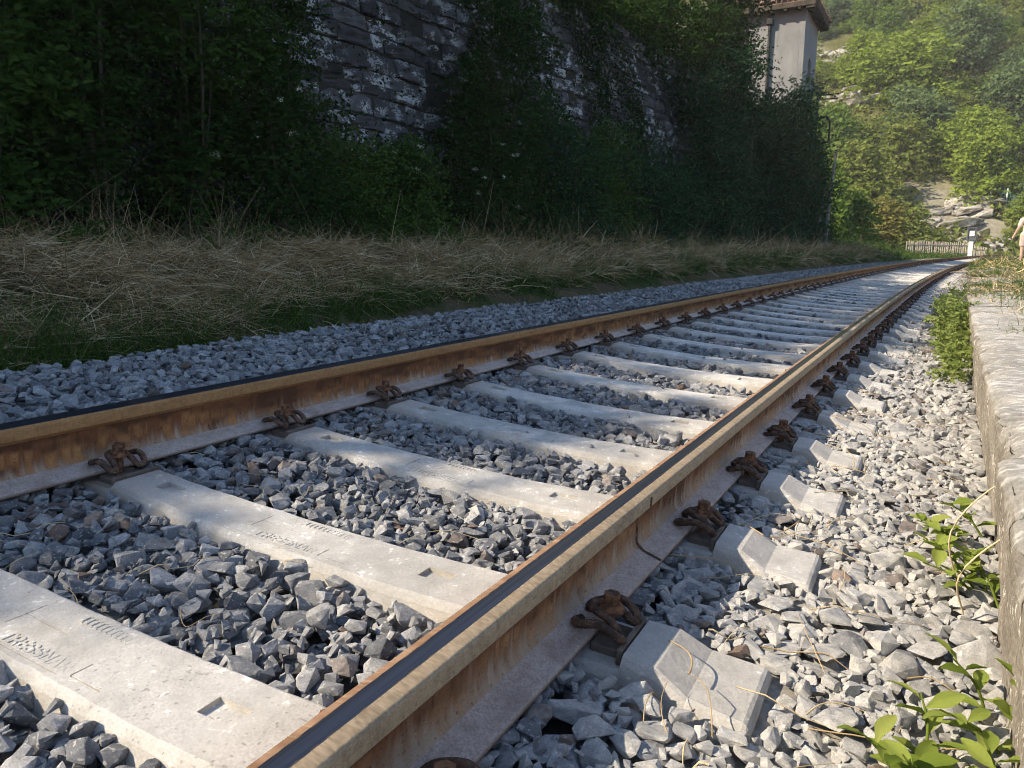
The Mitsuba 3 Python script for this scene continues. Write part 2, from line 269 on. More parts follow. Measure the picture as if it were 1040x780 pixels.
# ------------------------------------------------------------------ the far hillside, a terrain sheet laid 4 cm above the ground
ys = np.arange(80, 420, 1.8); xs = np.concatenate([np.arange(-130, -46, 4), np.arange(-46, 46, 1.6), np.arange(46, 150, 4)])
Y, X = np.meshgrid(ys, xs, indexing='ij')
put('hillside', grid_mesh(np.stack([X, Y, ground_z(X, Y) + 0.06], -1).transpose(1, 0, 2)), 'm_hill', True)
tag('hillside', 'sunlit scrub-covered hillside rising behind the line', 'hillside', kind='structure')

# ------------------------------------------------------------------ rails
RAIL_X = 0.7535
S_RAIL = np.unique(np.concatenate([np.arange(-2.5, 8, 0.25), np.arange(8, 40, 0.5), np.arange(40, 109, 1.0)]))
def ribbon(xr, g, prof):                  # profile points (u towards the other rail, z) swept along the track
    prof = np.array(prof); P = TP(S_RAIL[:, None], (xr + g * prof[:, 0])[None], prof[None, :, 1])
    uv = np.stack([np.broadcast_to(S_RAIL[:, None], P.shape[:2]), np.broadcast_to((prof[None, :, 1] + 0.1735) / 0.125, P.shape[:2])], -1)
    v, f = grid_mesh(P); return v, f, uv.reshape(-1, 2)
def ribbons(key, m, xr, g, profs):
    V, F, U, at = [], [], [], 0
    for pr in profs:
        v, f, u = ribbon(xr, g, pr); V.append(v); F.append(f + at); U.append(u); at += len(v)
    put(key, (np.vstack(V), np.vstack(F)), m, True, np.vstack(U))
def rail(xr, g, band, label, far):
    key = numbered('rail'); b0, b1 = band
    field = [(-0.012, -0.053), (-0.024, -0.0435), (-0.0355, -0.039), (-0.0365, -0.036), (-0.0362, -0.013), (-0.0345, -0.0075), (-0.030, -0.0038), (b0, -0.0014)]
    top = [(b0, -0.0014), ((b0 + b1) / 2, 0.0), (b1, -0.0014 if b1 < 0.028 else -0.0030)]
    gauge = [(b1, top[-1][1]), (max(0.031, b1 + 0.001), -0.0045), (0.0345, -0.0085), (0.0362, -0.014), (0.0365, -0.036), (0.0355, -0.039), (0.024, -0.0435), (0.012, -0.053)]
    web = lambda q: [(q * 0.012, -0.053), (q * 0.0095, -0.062), (q * 0.0083, -0.08), (q * 0.0083, -0.105), (q * 0.009, -0.125), (q * 0.0125, -0.136), (q * 0.020, -0.1435)]
    foot = lambda q: [(q * 0.020, -0.1435), (q * 0.034, -0.1495), (q * 0.055, -0.1555), (q * 0.0735, -0.1600), (q * 0.0757, -0.1625), (q * 0.0760, -0.1715), (q * 0.074, -0.1735), (0, -0.1735)]
    ribbons(key + '__head', 'm_headside_far' if far else 'm_headside', xr, g, [field] + ([gauge] if far else []))
    if not far: ribbons(key + '__gauge_corner', 'm_gauge', xr, g, [gauge])
    ribbons(key + '__running_band', 'm_band_far' if far else 'm_band', xr, g, [top])
    ribbons(key + '__web', 'm_web_far' if far else 'm_web', xr, g, [web(-1), web(1)])
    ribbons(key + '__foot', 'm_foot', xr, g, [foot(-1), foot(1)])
    tag(key, label, 'rail', 'the two running rails'); tag(key + '__running_band', 'dark polished strip worn by wheels along the top')
    return key
near = rail(RAIL_X, -1, (-0.012, 0.018), 'rusty steel rail nearest the platform, tan head, running down to the bottom edge', False)
rail(-RAIL_X, 1, (-0.024, 0.0305), 'rusty steel rail on the far side of the sleepers, next to the blue-grey ballast shoulder', True)
# the welded joint on the near rail
wprof = np.array([(-0.0380, -0.012), (-0.0382, -0.037), (-0.0245, -0.0452), (-0.0135, -0.054), (-0.0105, -0.064), (-0.0098, -0.085), (-0.0100, -0.115), (-0.0135, -0.1345), (-0.034, -0.1478), (-0.0735, -0.1582), (-0.0777, -0.1625)])
ws = np.array([1.655, 1.656, 1.6645, 1.6655]); wo = np.array([0.6, 1.0, 1.0, 0.6])
P = np.stack([TP(s_ + 0.004 * np.sin(np.arange(len(wprof)) * 1.3), RAIL_X - (-0.002 * 0 + wprof[:, 0] + (1 - o) * 0.004), wprof[:, 1]) for s_, o in zip(ws, wo)])
put(near + '__weld', grid_mesh(P), 'm_iron', 30); tag(near + '__weld', 'narrow dark raised weld across the web and foot')

# ------------------------------------------------------------------ sleepers and their fastenings
SL = [0.10, 0.70, 1.28, 1.91, 2.475, 3.04]
while SL[-1] < 66: SL.append(SL[-1] + 0.6)
ZT = ([0, 0.30, 0.47, 0.555, 0.574, 0.578, 0.60, 0.905, 0.908, 0.911, 0.972, 0.974, 1.036, 1.038, 1.135, 1.142, 1.15],
      [-0.183, -0.179, -0.171, -0.166, -0.1655, -0.1680, -0.192, -0.190, -0.161, -0.1595, -0.1615, -0.1620, -0.1912, -0.1915, -0.1965, -0.2000, -0.211])
HW = ([-1.15, -0.9, -0.6, -0.45, -0.1, 0.2, 0.4, 0.56, 0.75, 0.91, 1.0, 1.15], [0.105, 0.09, 0.080, 0.083, 0.094, 0.097, 0.102, 0.106, 0.104, 0.090, 0.100, 0.106])
def sleeper_mesh(rng):
    st = np.unique(np.concatenate([np.array(ZT[0]), -np.array(ZT[0]), np.linspace(-0.56, 0.56, 29)]))
    sec = []
    for x in st:
        zt = np.interp(abs(x), *ZT) + rng.normal(0, 0.0002); hw = np.interp(x, *HW) + rng.normal(0, 0.0006); z0 = -0.185
        hw += (z0 - zt) * 0.25
        ch = 0.010 + rng.uniform(0, 0.003)
        sec.append([(x, -hw - 0.045, -0.36), (x, -hw - 0.0035, zt - 0.016), (x, -hw + ch * 0.35, zt - 0.005), (x, -hw + ch, zt), (x, hw - ch, zt), (x, hw - ch * 0.35, zt - 0.005), (x, hw + 0.0035, zt - 0.016), (x, hw + 0.045, -0.36)])
    P = np.array(sec); n, m = P.shape[:2]; v = P.reshape(-1, 3)
    i, j = np.meshgrid(np.arange(n - 1), np.arange(m), indexing='ij'); jn = (j + 1) % m
    q = np.stack([i * m + j, i * m + jn, (i + 1) * m + jn, (i + 1) * m + j], -1).reshape(-1, 4)
    f = np.vstack([q[:, [0, 2, 1]], q[:, [0, 3, 2]], [[0, k, k + 1] for k in range(1, m - 1)], [[(n - 1) * m, (n - 1) * m + k + 1, (n - 1) * m + k] for k in range(1, m - 1)]])
    t = trimesh.Trimesh(v, f, process=False)
    if t.volume < 0: f = f[:, ::-1]
    man = m3.Manifold(m3.Mesh(v.astype(np.float32), f.astype(np.uint32)))
    def cut(x0, x1, y0, y1, d):
        zt = float(np.interp(abs((x0 + x1) / 2), *ZT)); bv, bf = box(x0, x1, y0, y1, zt - d, zt + 0.02)
        return m3.Manifold(m3.Mesh(bv.astype(np.float32), bf.astype(np.uint32)))
    for q in (-1, 1):
        a, b = sorted((q * 0.404, q * 0.478)); man -= cut(a, b, -0.018, 0.028, 0.011)
    for c in ((0.150, 0.153, -0.062, -0.022, 0.004), (-0.10, -0.0975, -0.03, 0.048, 0.004), (-0.0975, 0.03, 0.008, 0.0105, 0.003), (0.153, 0.23, -0.064, -0.0615, 0.003), (-0.10, 0.13, -0.073, -0.071, 0.0025)): man -= cut(*c)
    return man
rs = np.random.default_rng(4)
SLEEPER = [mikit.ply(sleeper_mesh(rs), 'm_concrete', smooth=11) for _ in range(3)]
def clip_mesh(q, side, fine):             # q: which rail, side: +1 outside the gauge, -1 inside
    half = [(-0.030, 0.018, 0.010), (-0.036, 0.040, 0.013), (-0.018, 0.058, 0.021), (0.022, 0.061, 0.033), (0.054, 0.056, 0.018), (0.063, 0.043, 0.006), (0.052, 0.032, 0.012), (0.028, 0.027, 0.031), (0.002, 0.021, 0.036), (-0.013, 0.010, 0.037), (-0.016, 0.0, 0.037)]
    pts = np.array(half + [(u, -v, w) for u, v, w in half[-2::-1]]); p = spline(pts, 64 if fine else 26)
    x = q * (RAIL_X + side * (0.076 + p[:, 0])); v, f = tube(np.stack([x, p[:, 1], -0.1595 + p[:, 2]], -1), 0.0088, 8 if fine else 5)
    return v, f
def screw_mesh(q, side, fine):
    m = trimesh.creation.revolve(np.array([(0, 0.0), (0.0265, 0.0), (0.027, 0.005), (0.0225, 0.008), (0.022, 0.013), (0.0165, 0.016), (0, 0.016)])[::1] * [1, 1], sections=20 if fine else 8)
    h = trimesh.creation.cylinder(0.0165, 0.020, sections=6 if fine else 4); h.apply_translation([0, 0, 0.0262]); s = trimesh.creation.cylinder(0.011, 0.05, sections=8); s.apply_translation([0, 0, -0.024])
    m = trimesh.util.concatenate([m, h, s] if fine else [m, h]); m.apply_translation([q * (RAIL_X + side * (0.076 + 0.021)), 0, -0.1595 + 0.036]); return np.array(m.vertices), np.array(m.faces)
def plate_mesh(q, side):
    a0, a1 = 0.002, (0.0745 if side > 0 else 0.098)
    X = lambda u: q * (RAIL_X + side * (0.076 + u))
    x0, x1 = sorted((X(a0), X(a1))); y0, y1 = sorted((X(a1 - 0.011), X(a1)))
    return merge([box(x0, x1, -0.050, 0.050, -0.1935, -0.174, 0.003), box(y0, y1, -0.072, 0.072, -0.1895, -0.157, 0.002)])
PART = {}
for q in (-1, 1):
    for side in (-1, 1):
        for fine in (True, False):
            PART[q, side, fine] = (mikit.ply(clip_mesh(q, side, fine), 'm_iron', smooth=True), mikit.ply(screw_mesh(q, side, fine), 'm_bolt', smooth=35))
        PART[q, side, 'plate'] = mikit.ply(plate_mesh(q, side), 'm_plate')
txt = meshkit.text_mesh('TRESSNAR', 0.026, 0.004, bold=True); tv = np.array(txt.vertices); tv[:, 0] *= 0.19 / np.ptp(tv[:, 0]); tv += [-0.06, -0.063, -0.1848]
dig = meshkit.text_mesh('IIIIIIIIII/', 0.024, 0.004, bold=False); dv = np.array(dig.vertices); dv[:, 0] *= 0.15 / np.ptp(dv[:, 0]); dv += [0.0, 0.046, -0.1846]
LETTERS = mikit.ply((tv, txt.faces), 'm_concrete'); TALLY = mikit.ply((dv, dig.faces), 'm_concrete')
SLEEPERS = []
for i, s in enumerate(SL):
    key = numbered('concrete_sleeper'); M = TM(s, rs.normal(0, 0.004), rs.normal(0, 0.002)).rotate([0, 0, 1], float(rs.normal(0, 0.35)) if i > 6 else 1.1)
    if i > 5: M = M.rotate([1, 0, 0], float(rs.normal(0, 0.6)))
    SLEEPERS.append((key, s))
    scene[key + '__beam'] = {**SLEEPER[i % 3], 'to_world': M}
    near_ = s < 9
    for q in (-1, 1):
        for side in (-1, 1):
            c, b = PART[q, side, near_]
            k = fresh(key + '__rail_clip')
            scene[k] = {**c, 'to_world': M}
            scene[(k + '__screw') if near_ else fresh(key + '__screw')] = {**b, 'to_world': M}
            if s < 14: scene[fresh(key + '__guide_plate')] = {**PART[q, side, 'plate'], 'to_world': M}
    if 0.5 < s < 2.6: scene[key + '__lettering'] = {**LETTERS, 'to_world': M}; scene[key + '__tally_marks'] = {**TALLY, 'to_world': M}
    if i == 0: lab = 'concrete sleeper at the camera, almost wholly below the bottom edge of the view'
    elif i == 1: lab = 'nearest wide concrete sleeper, cut off by the left edge, deep square recess near the rail'
    elif i == 2: lab = 'pale concrete sleeper second from the bottom, lettering in its middle and a sunlit end block'
    elif i <= 20: lab = f'{ordinal(i - 1)} concrete sleeper counted from the bottom of the picture up the track'
    else: lab = 'distant concrete sleeper past the twentieth, only a thin pale stripe between the rails'
    tag(key, lab, 'railway sleeper', 'concrete sleepers under the rails')

# ------------------------------------------------------------------ ballast
BX = [-3.3, -2.9, -2.6, -1.3, -0.95, -0.7, -0.3, 0.3, 0.7, 0.85, 1.15, 1.5]
BZ = [-0.50, -0.33, -0.272, -0.192, -0.194, -0.194, -0.195, -0.198, -0.196, -0.194, -0.198, -0.186]
def ballast_top(s, xp):
    return np.interp(xp, BX, BZ) + 0.030 * (nf(xp, s, 0.45, 3, 11) - 0.5) * np.where(np.abs(xp) < 0.75, 0.8, 1.4)
def edge_of(s): return -2.62 - 0.55 * sst(2, 8, s) + 0.25 * (nf(0 * np.asarray(s, float), s, 0.8, 3, 12) - 0.5)      # where the shoulder ends
sg = np.unique(np.concatenate([np.arange(-1.5, 14, 0.05), np.arange(14, 40, 0.25), np.arange(40, 100, 1.0)])); xg = np.concatenate([np.arange(-4.0, 1.5, 0.07), [1.56]])
S_, X_ = np.meshgrid(sg, xg, indexing='ij')
bz = ballast_top(S_, np.maximum(X_, -3.3)) - np.where(S_ < 14, 0.062, 0.03) - np.maximum(0, edge_of(S_) - X_) * 0.75
bz += np.where((X_ > 0.9) & (S_ < 14), 0.034, 0)
bz -= np.where(np.abs(np.abs(X_) - RAIL_X) < 0.1, np.where(S_ < 14, 0, 0.02), 0)
put('ballast', grid_mesh(TP(S_, X_, bz).transpose(1, 0, 2)), 'm_bed', True)
tag('ballast', 'bed of crushed blue-grey stone ballast under and beside the track', 'ballast', kind='structure')

rb = np.random.default_rng(11)
def stone_proto(rng, big, npts):
    a = big * np.array([1.0, rng.uniform(0.6, 0.95), rng.uniform(0.30, 0.50) if npts == 12 else rng.uniform(0.42, 0.72)])
    p = rng.normal(size=(npts, 3)); p /= np.linalg.norm(p, axis=1, keepdims=True); p = np.sign(p) * np.abs(p) ** rng.uniform(0.55, 0.95)
    p = p * rng.uniform(0.80, 1.0, (npts, 1)) * a
    ax = rng.normal(size=3) * [1, 1, 0.15]; ax /= np.linalg.norm(ax); t = rng.normal(0, 0.45); K = np.array([[0, -ax[2], ax[1]], [ax[2], 0, -ax[0]], [-ax[1], ax[0], 0]])
    R = np.eye(3) + np.sin(t) * K + (1 - np.cos(t)) * K @ K
    return hull(p @ (R @ rotz(rng.uniform(0, 7))).T)
RES = 0.006
class Proto:
    def __init__(self, rng, big, npts):
        self.v, self.f = stone_proto(rng, big, npts)
        n = np.cross(self.v[self.f[:, 1]] - self.v[self.f[:, 0]], self.v[self.f[:, 2]] - self.v[self.f[:, 0]]); n /= np.linalg.norm(n, axis=1, keepdims=True); d = (n * self.v[self.f[:, 0]]).sum(1)
        r = int(np.ceil(np.abs(self.v[:, :2]).max() / RES)); g = np.arange(-r, r + 1) * RES; gx, gy = np.meshgrid(g, g, indexing='ij'); self.r = r
        zz = (d[None, None] - n[:, 0] * gx[..., None] - n[:, 1] * gy[..., None])
        u, l = n[:, 2] > 0.02, n[:, 2] < -0.02
        self.hi = (zz[..., u] / n[u, 2]).min(-1); self.lo = (zz[..., l] / n[l, 2]).max(-1); self.ok = self.hi > self.lo
        self.hi = np.where(self.ok, self.hi, -9); self.low = np.where(self.ok, self.lo, 9)
PROTO = {k: [Proto(rb, rb.uniform(a, b), n) for _ in range(m)] for k, a, b, n, m in (('mid', 0.020, 0.044, 13, 90), ('big', 0.026, 0.066, 12, 60), ('far', 0.032, 0.046, 9, 40), ('chip', 0.010, 0.019, 9, 20))}
X0, S0 = -3.7, -0.1
gx = np.arange(X0, 1.66, RES); gs = np.arange(S0, 14.2, RES)
GX, GS = np.meshgrid(gx, gs, indexing='ij')
H = (ballast_top(GS, np.maximum(GX, -3.3)) - 0.058 - np.maximum(0, edge_of(GS) - GX) * 0.75).astype(np.float32)
H0 = H.copy() + 0.058
H0[np.abs(np.abs(GX) - RAIL_X) < 0.085] = -0.188; H[GX > 1.60] = 5
for s in SL:
    i0, i1 = np.searchsorted(gs, [s - 0.2, s + 0.2])
    if i1 > i0:
        g_x, d_s = GX[:, i0:i1], np.abs(GS[:, i0:i1] - s - (0.019 * GX[:, i0:i1] if s < 4 else 0)); hw = np.interp(g_x, *HW)
        H[:, i0:i1][(np.abs(g_x) < 1.155) & (np.abs(g_x) > 0.80) & (d_s < hw + 0.010)] = 5
        H0[:, i0:i1][(np.abs(g_x) < 0.86) & (d_s < hw + 0.010)] = -0.5
STONES = []                               # (proto, xp, s, zp, kind)
def drop(kind, n, x0, x1, s0, s1, lift=0.014, tries=3, limit=None):
    P = PROTO[kind]; xs_ = rb.uniform(x0, x1, (n, tries)); ss_ = rb.uniform(s0, s1, (n, tries)); pk = rb.integers(len(P), size=n)
    for a in range(n):
        p = P[pk[a]]; best = None
        for t in range(tries):
            i, j = int((xs_[a, t] - X0) / RES), int((ss_[a, t] - S0) / RES); r = p.r
            if i < r or j < r or i + r + 1 > H.shape[0] or j + r + 1 > H.shape[1]: continue
            z = float((H[i - r:i + r + 1, j - r:j + r + 1] - p.low).max()); top = z - float(H0[i, j])
            if z < 3 and (best is None or top < best[0]): best = (top, z, i, j)
        if best is None or best[0] > lift: continue
        top, z, i, j = best; r = p.r; z -= 0.003
        sub = H[i - r:i + r + 1, j - r:j + r + 1]; np.maximum(sub, np.where(p.ok, z + p.hi, -9), out=sub)
        STONES.append((kind, pk[a], gx[i], gs[j], z))
for s0, s1, d in ((0.0, 2.2, 1250), (2.2, 4.0, 950), (4.0, 7.0, 620), (7.0, 14.0, 330)):
    A = s1 - s0; kind = 'mid' if s0 < 4 else 'far'
    drop(kind, int(d * A * 1.7 * 0.85), -0.85, 0.85, s0, s1, 0.004, 3)
    if s0 >= 2.2 or True: drop(kind, int(d * A * 2.1 * (0.8 if s0 > 1 else 0.35)), -3.5, -0.9, s0 + (0.9 if s0 < 1 else 0), s1, 0.012, 2)
    drop('big' if s0 < 7 else 'far', int(d * A * 0.66 * 0.62), 0.80, 1.55, s0, s1, 0.004, 3)
    if s0 < 7: drop('mid' if s0 < 4 else 'far', int(d * A * 0.8), 0.80, 1.55, s0, s1, 0.006, 2); drop('chip', int(1500 * A * 0.72), 0.82, 1.53, s0, s1, 0.004, 2)
    if s0 < 4: drop('chip', int(d * A * 2.2 * 0.8), -0.85, 1.50, s0, s1, 0.008, 2)
def stone_uv(kind, x, s, n):
    t = rb.beta(1.6, 2.2, n); right = sst(0.75, 0.95, x); mid = sst(-0.1, 0.6, x) * sst(0.3, 3.0, s)
    t = np.clip(t + 0.16 * right + 0.10 * sst(-0.9, -1.2, x), 0, 1)
    dust = np.clip(rb.normal(0.10 + 0.72 * right + 0.22 * mid, 0.2), 0, 1)
    rust = np.where(rb.random(n) < 0.30 * np.exp(-((np.abs(x) - 0.62) / 0.22) ** 2) * (x < 0) + 0.05, rb.uniform(0.3, 1, n), 0)
    return np.stack([t, np.where(rust > 0, -rust, dust)], -1)
K_, I_, SX, SS, SZ = (np.array([st[k] for st in STONES]) for k in range(5))
UV = stone_uv(K_, SX, SS, len(STONES))
CW = TP(SS, SX, SZ); size = np.array([np.ptp(PROTO[k][i].v, axis=0)[:2].mean() for k, i in zip(K_, I_)])
rel = CW - CAM; depth = rel @ FWD
right_v = np.cross(FWD, [0, 0, 1]); right_v /= np.linalg.norm(right_v); up_v = np.cross(right_v, FWD)
inview = (depth > 0.2) & (np.abs(rel @ right_v) < 0.66 * depth) & (np.abs(rel @ up_v) < 0.495 * depth)
gi = ((SX - X0) / RES).astype(int); gj = ((SS - S0) / RES).astype(int)
open_top = SZ + np.array([PROTO[k][i].hi.max() for k, i in zip(K_, I_)]) > H[gi, gj] - 0.004
hidden = (SX < -0.72) & (SX > -1.5)
score = np.where(inview & open_top & ~hidden, size / np.maximum(depth, 0.1), 0)
chosen = np.argsort(-score)[:300]; is_one = np.zeros(len(STONES), bool); is_one[chosen] = True
def placed(v, x, s, z): return TP(s + v[:, 1], x + v[:, 0], z + v[:, 2])
def rough(v, f, rng):
    m = trimesh.Trimesh(v, f, process=False).subdivide().subdivide(); V = np.array(m.vertices); sm = trimesh.Trimesh(V, m.faces, process=False)
    trimesh.smoothing.filter_laplacian(sm, lamb=0.2, iterations=1); V = np.array(sm.vertices)
    sz = np.ptp(V, axis=0).max(); o = rng.uniform(0, 50, 3)
    n = meshkit.fbm(V / (sz * 0.22) + o, 3, 3)[:, None] - 0.5
    c = V - V.mean(0); V = V + c / (np.linalg.norm(c, axis=1, keepdims=True) + 1e-9) * n * sz * 0.055
    return V * 1.03, np.array(m.faces)
for a in np.sort(chosen):
    p = PROTO[K_[a]][I_[a]]; v, f = rough(p.v, p.f, rb); w = placed(v, SX[a], SS[a], SZ[a])
    put(fresh('ballast__stone'), (w, f), 'm_stone', False, np.tile(UV[a], (len(w), 1)))
V, F, U, at = [], [], [], 0
ROUGH = {}
for a in np.where(~is_one)[0]:
    p = PROTO[K_[a]][I_[a]]; v, f = p.v, p.f
    if SS[a] < 3.2 and K_[a] != 'chip' and SX[a] > -0.8:
        kk = (K_[a], I_[a])
        if kk not in ROUGH:
            m = trimesh.Trimesh(v, f, process=False).subdivide(); mv = np.array(m.vertices); o = rb.uniform(0, 50, 3); c = mv / (np.linalg.norm(mv, axis=1, keepdims=True) + 1e-9)
            ROUGH[kk] = (mv + c * (meshkit.fbm(mv / 0.013 + o, 2, 3)[:, None] - 0.5) * 0.006, np.array(m.faces))
        v, f = ROUGH[kk]
    V.append(placed(v, SX[a], SS[a], SZ[a])); F.append(f + at); U.append(np.tile(UV[a], (len(v), 1))); at += len(v)
# the track beyond 14 m: stones laid straight on the bed
n = 15000; s = 14 + 48 * rb.random(n) ** 1.7; x = rb.uniform(-3.6, 1.5, n); ok = (np.abs(np.abs(x) - RAIL_X) > 0.1) & (x > edge_of(s))
ns = np.array(SL)[np.clip(np.searchsorted(SL, s), 1, len(SL) - 1)]; ns0 = np.array(SL)[np.clip(np.searchsorted(SL, s) - 1, 0, len(SL) - 1)]
ok &= (np.abs(x) > 1.16) | (np.minimum(np.abs(ns - s), np.abs(ns0 - s)) > 0.14)
x, s = x[ok], s[ok]; z = ballast_top(s, np.maximum(x, -3.3)) - 0.022; u2 = stone_uv(None, x, s, len(x)); kk = rb.integers(40, size=len(x))
for a in range(len(x)):
    p = PROTO['far'][kk[a]]; V.append(placed(p.v * 1.25, x[a], s[a], z[a])); F.append(p.f + at); U.append(np.tile(u2[a], (len(p.v), 1))); at += len(p.v)
put('ballast__loose_stones', (np.vstack(V), np.vstack(F)), 'm_stone', False, np.vstack(U)); tag('ballast__loose_stones', kind='stuff')
print('stones', len(STONES), 'triangles', sum(len(f) for f in F))

# ------------------------------------------------------------------ platform
rp = np.random.default_rng(7)
def slab_mesh(y0, y1, proud, lift, step):
    prof = [(1.545, -0.50), (1.535, -0.30), (1.528, -0.20), (1.518, -0.10), (1.508, -0.03), (1.501, 0.02), (1.499, 0.040), (1.502, 0.053), (1.510, 0.061), (1.525, 0.066), (1.56, 0.068), (1.64, 0.068), (1.74, 0.069), (1.86, 0.069), (1.955, 0.068), (1.96, -0.30)]
    d = np.concatenate([[0], np.cumsum(np.linalg.norm(np.diff(prof, axis=0), axis=1))]); n = int(d[-1] / step); t = np.unique(np.concatenate([np.linspace(0, d[-1], n), d]))
    pr = np.stack([np.interp(t, d, np.array(prof)[:, k]) for k in (0, 1)], -1); s = np.linspace(y0, y1, max(3, int((y1 - y0) / step)))
    tg = np.gradient(pr, axis=0); nn = np.stack([-tg[:, 1], tg[:, 0]], -1); nn /= np.linalg.norm(nn, axis=1, keepdims=True)
    S, Tt = np.meshgrid(s, t, indexing='ij'); A, B = pr[:, 0][None] + 0 * S, pr[:, 1][None] + 0 * S
    q = meshkit.fbm(np.stack([A / 0.16, S / 0.22, B / 0.16], -1) + 40, 4, 9) - 0.5; q2 = meshkit.fbm(np.stack([A / 0.03, S / 0.05, B / 0.03], -1) + 90, 3, 8) - 0.5
    edge = np.exp(-((A - 1.502) ** 2 + (B - 0.06) ** 2) / 0.0016); q = q * 0.020 + q2 * 0.007 - edge * np.maximum(0, meshkit.fbm(np.stack([0 * S, S / 0.11, 0 * S], -1) + 3, 3, 4) - 0.42) * 0.10
    rnd = np.minimum(1, np.minimum(S - y0, y1 - S) / 0.02); q = q - (1 - rnd) * 0.012
    P = along(S, A + q * nn[None, :, 0] - proud, B + q * nn[None, :, 1] + lift)
    v, f = grid_mesh(P); m = len(t); c0, c1 = [[0, k + 1, k] for k in range(1, m - 1)], [[(len(s) - 1) * m, (len(s) - 1) * m + k, (len(s) - 1) * m + k + 1] for k in range(1, m - 1)]
    return v, np.vstack([f, c0, c1])
edges = [-1.6, 1.87, 4.5, 7.1, 9.6, 12.2, 14.8, 17.3, 19.9, 22.5, 25, 27.6, 30.2, 32.8, 35.4, 38, 41, 44, 47, 50]
for i in range(len(edges) - 1):
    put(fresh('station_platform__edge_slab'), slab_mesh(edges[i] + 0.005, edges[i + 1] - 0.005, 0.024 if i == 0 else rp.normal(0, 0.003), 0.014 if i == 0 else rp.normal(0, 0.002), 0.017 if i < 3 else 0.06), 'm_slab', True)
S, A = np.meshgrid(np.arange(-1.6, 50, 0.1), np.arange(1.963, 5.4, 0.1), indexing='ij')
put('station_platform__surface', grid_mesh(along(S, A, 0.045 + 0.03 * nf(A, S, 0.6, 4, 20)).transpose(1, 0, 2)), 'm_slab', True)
tag('station_platform', 'low weathered stone platform with worn edge slabs along the right side of the track', 'platform')

# ------------------------------------------------------------------ retaining wall of squared stone
rw = np.random.default_rng(21)
PATCH = [(7.7, 12.2, 1.9, 5.4), (14.4, 17.3, 2.9, 6.3), (18.6, 25.0, 2.6, 6.3)]
S, Zc = np.meshgrid(np.arange(-14, 44.01, 0.4), np.linspace(-0.2, WALL_TOP, 18), indexing='ij')
put('retaining_wall__core', grid_mesh(along(S, wall_x(Zc) - 0.03, Zc)), 'm_mortar', True)
def wall_stone(y0, y1, z0, z1, proud):
    j = lambda: rw.normal(0, 0.012); g = 0.010; b = 0.014
    X = lambda z, d: wall_x(z) + d
    back = [(y0 + g, z0 + g), (y1 - g, z0 + g), (y1 - g, z1 - g), (y0 + g, z1 - g)]; v = []
    jj = [(j(), j()) for _ in range(4)]
    for (y, z), (a, c) in zip(back, jj): v.append((y + a, X(z, -0.06), z + c))
    for (y, z), (a, c) in zip(back, jj): v.append((y + a, X(z, proud - 0.018 + j() * 0.6), z + c))
    cy, cz = (y0 + y1) / 2, (z0 + z1) / 2
    fr = [(y + a + b * np.sign(cy - y), z + c + b * np.sign(cz - z)) for (y, z), (a, c) in zip(back, jj)]; N = 4
    for q in range(N):
        for r in range(N):
            u, w = q / (N - 1), r / (N - 1); y = (fr[0][0] * (1 - u) + fr[1][0] * u) * (1 - w) + (fr[3][0] * (1 - u) + fr[2][0] * u) * w; z = (fr[0][1] * (1 - u) + fr[1][1] * u) * (1 - w) + (fr[3][1] * (1 - u) + fr[2][1] * u) * w
            v.append((y, X(z, proud + rw.normal(0, 0.016) + 0.014 * (u * (1 - u) + w * (1 - w)) * 2), z))
    f = []
    for k in range(4): n = (k + 1) % 4; f += [[k, n, n + 4], [k, n + 4, k + 4]]
    g_ = lambda q, r: 8 + q * N + r
    ring = [(4, 5, [g_(q, 0) for q in range(N)]), (5, 6, [g_(N - 1, r) for r in range(N)]), (6, 7, [g_(q, N - 1) for q in range(N - 1, -1, -1)]), (7, 4, [g_(0, r) for r in range(N - 1, -1, -1)])]
    for a, c, e in ring: f += [[a, e[1], e[0]], [a, e[2], e[1]], [a, c, e[2]], [c, e[3], e[2]]]
    for q in range(N - 1):
        for r in range(N - 1): f += [[g_(q, r), g_(q + 1, r), g_(q + 1, r + 1)], [g_(q, r), g_(q + 1, r + 1), g_(q, r + 1)]]
    v = np.array(v); dz = 0.22 * (nf(v[:, 0], v[:, 2], 1.4, 3, 91) - 0.5) + 0.06 * (nf(v[:, 0], v[:, 2], 0.35, 2, 92) - 0.5); v[:, 2] += dz; v[:, 1] += dz * 0.12
    return along(v[:, 0], v[:, 1], v[:, 2]), np.array(f)
WS = []
z = -0.05
while z < WALL_TOP - 0.1:
    h = rw.uniform(0.17, 0.33); y = -12 + rw.uniform(0, 0.4)
    while y < 43.5:
        L = rw.uniform(0.25, 0.85)
        p = min([0] + [0 if (a < y + L / 2 < b and c < z + h / 2 < d) else 1 for a, b, c, d in PATCH])
        inside = [k for k, (a, b, c, d) in enumerate(PATCH) if a < y + L / 2 < b and c < z + h / 2 < d]
        WS.append((y, y + L, z, z + h, rw.normal(0.0, 0.03), rw.beta(2, 2), (y if inside else 1000 + y))); y += L
    z += h
WS.sort(key=lambda q: q[-1]); V, F, U, at = [], [], [], 0
for i, (y0, y1, z0, z1, pr, t, _) in enumerate(WS):
    v, f = wall_stone(y0, y1, z0, z1, pr)
    if i < 300: put(fresh('retaining_wall__stone'), (v, f), 'm_masonry', False, np.tile([t, 0.0], (len(v), 1)))
    else: V.append(v); F.append(f + at); U.append(np.tile([t, 0.0], (len(v), 1))); at += len(v)
put('retaining_wall__masonry', (np.vstack(V), np.vstack(F)), 'm_masonry', False, np.vstack(U)); tag('retaining_wall__masonry', kind='stuff')
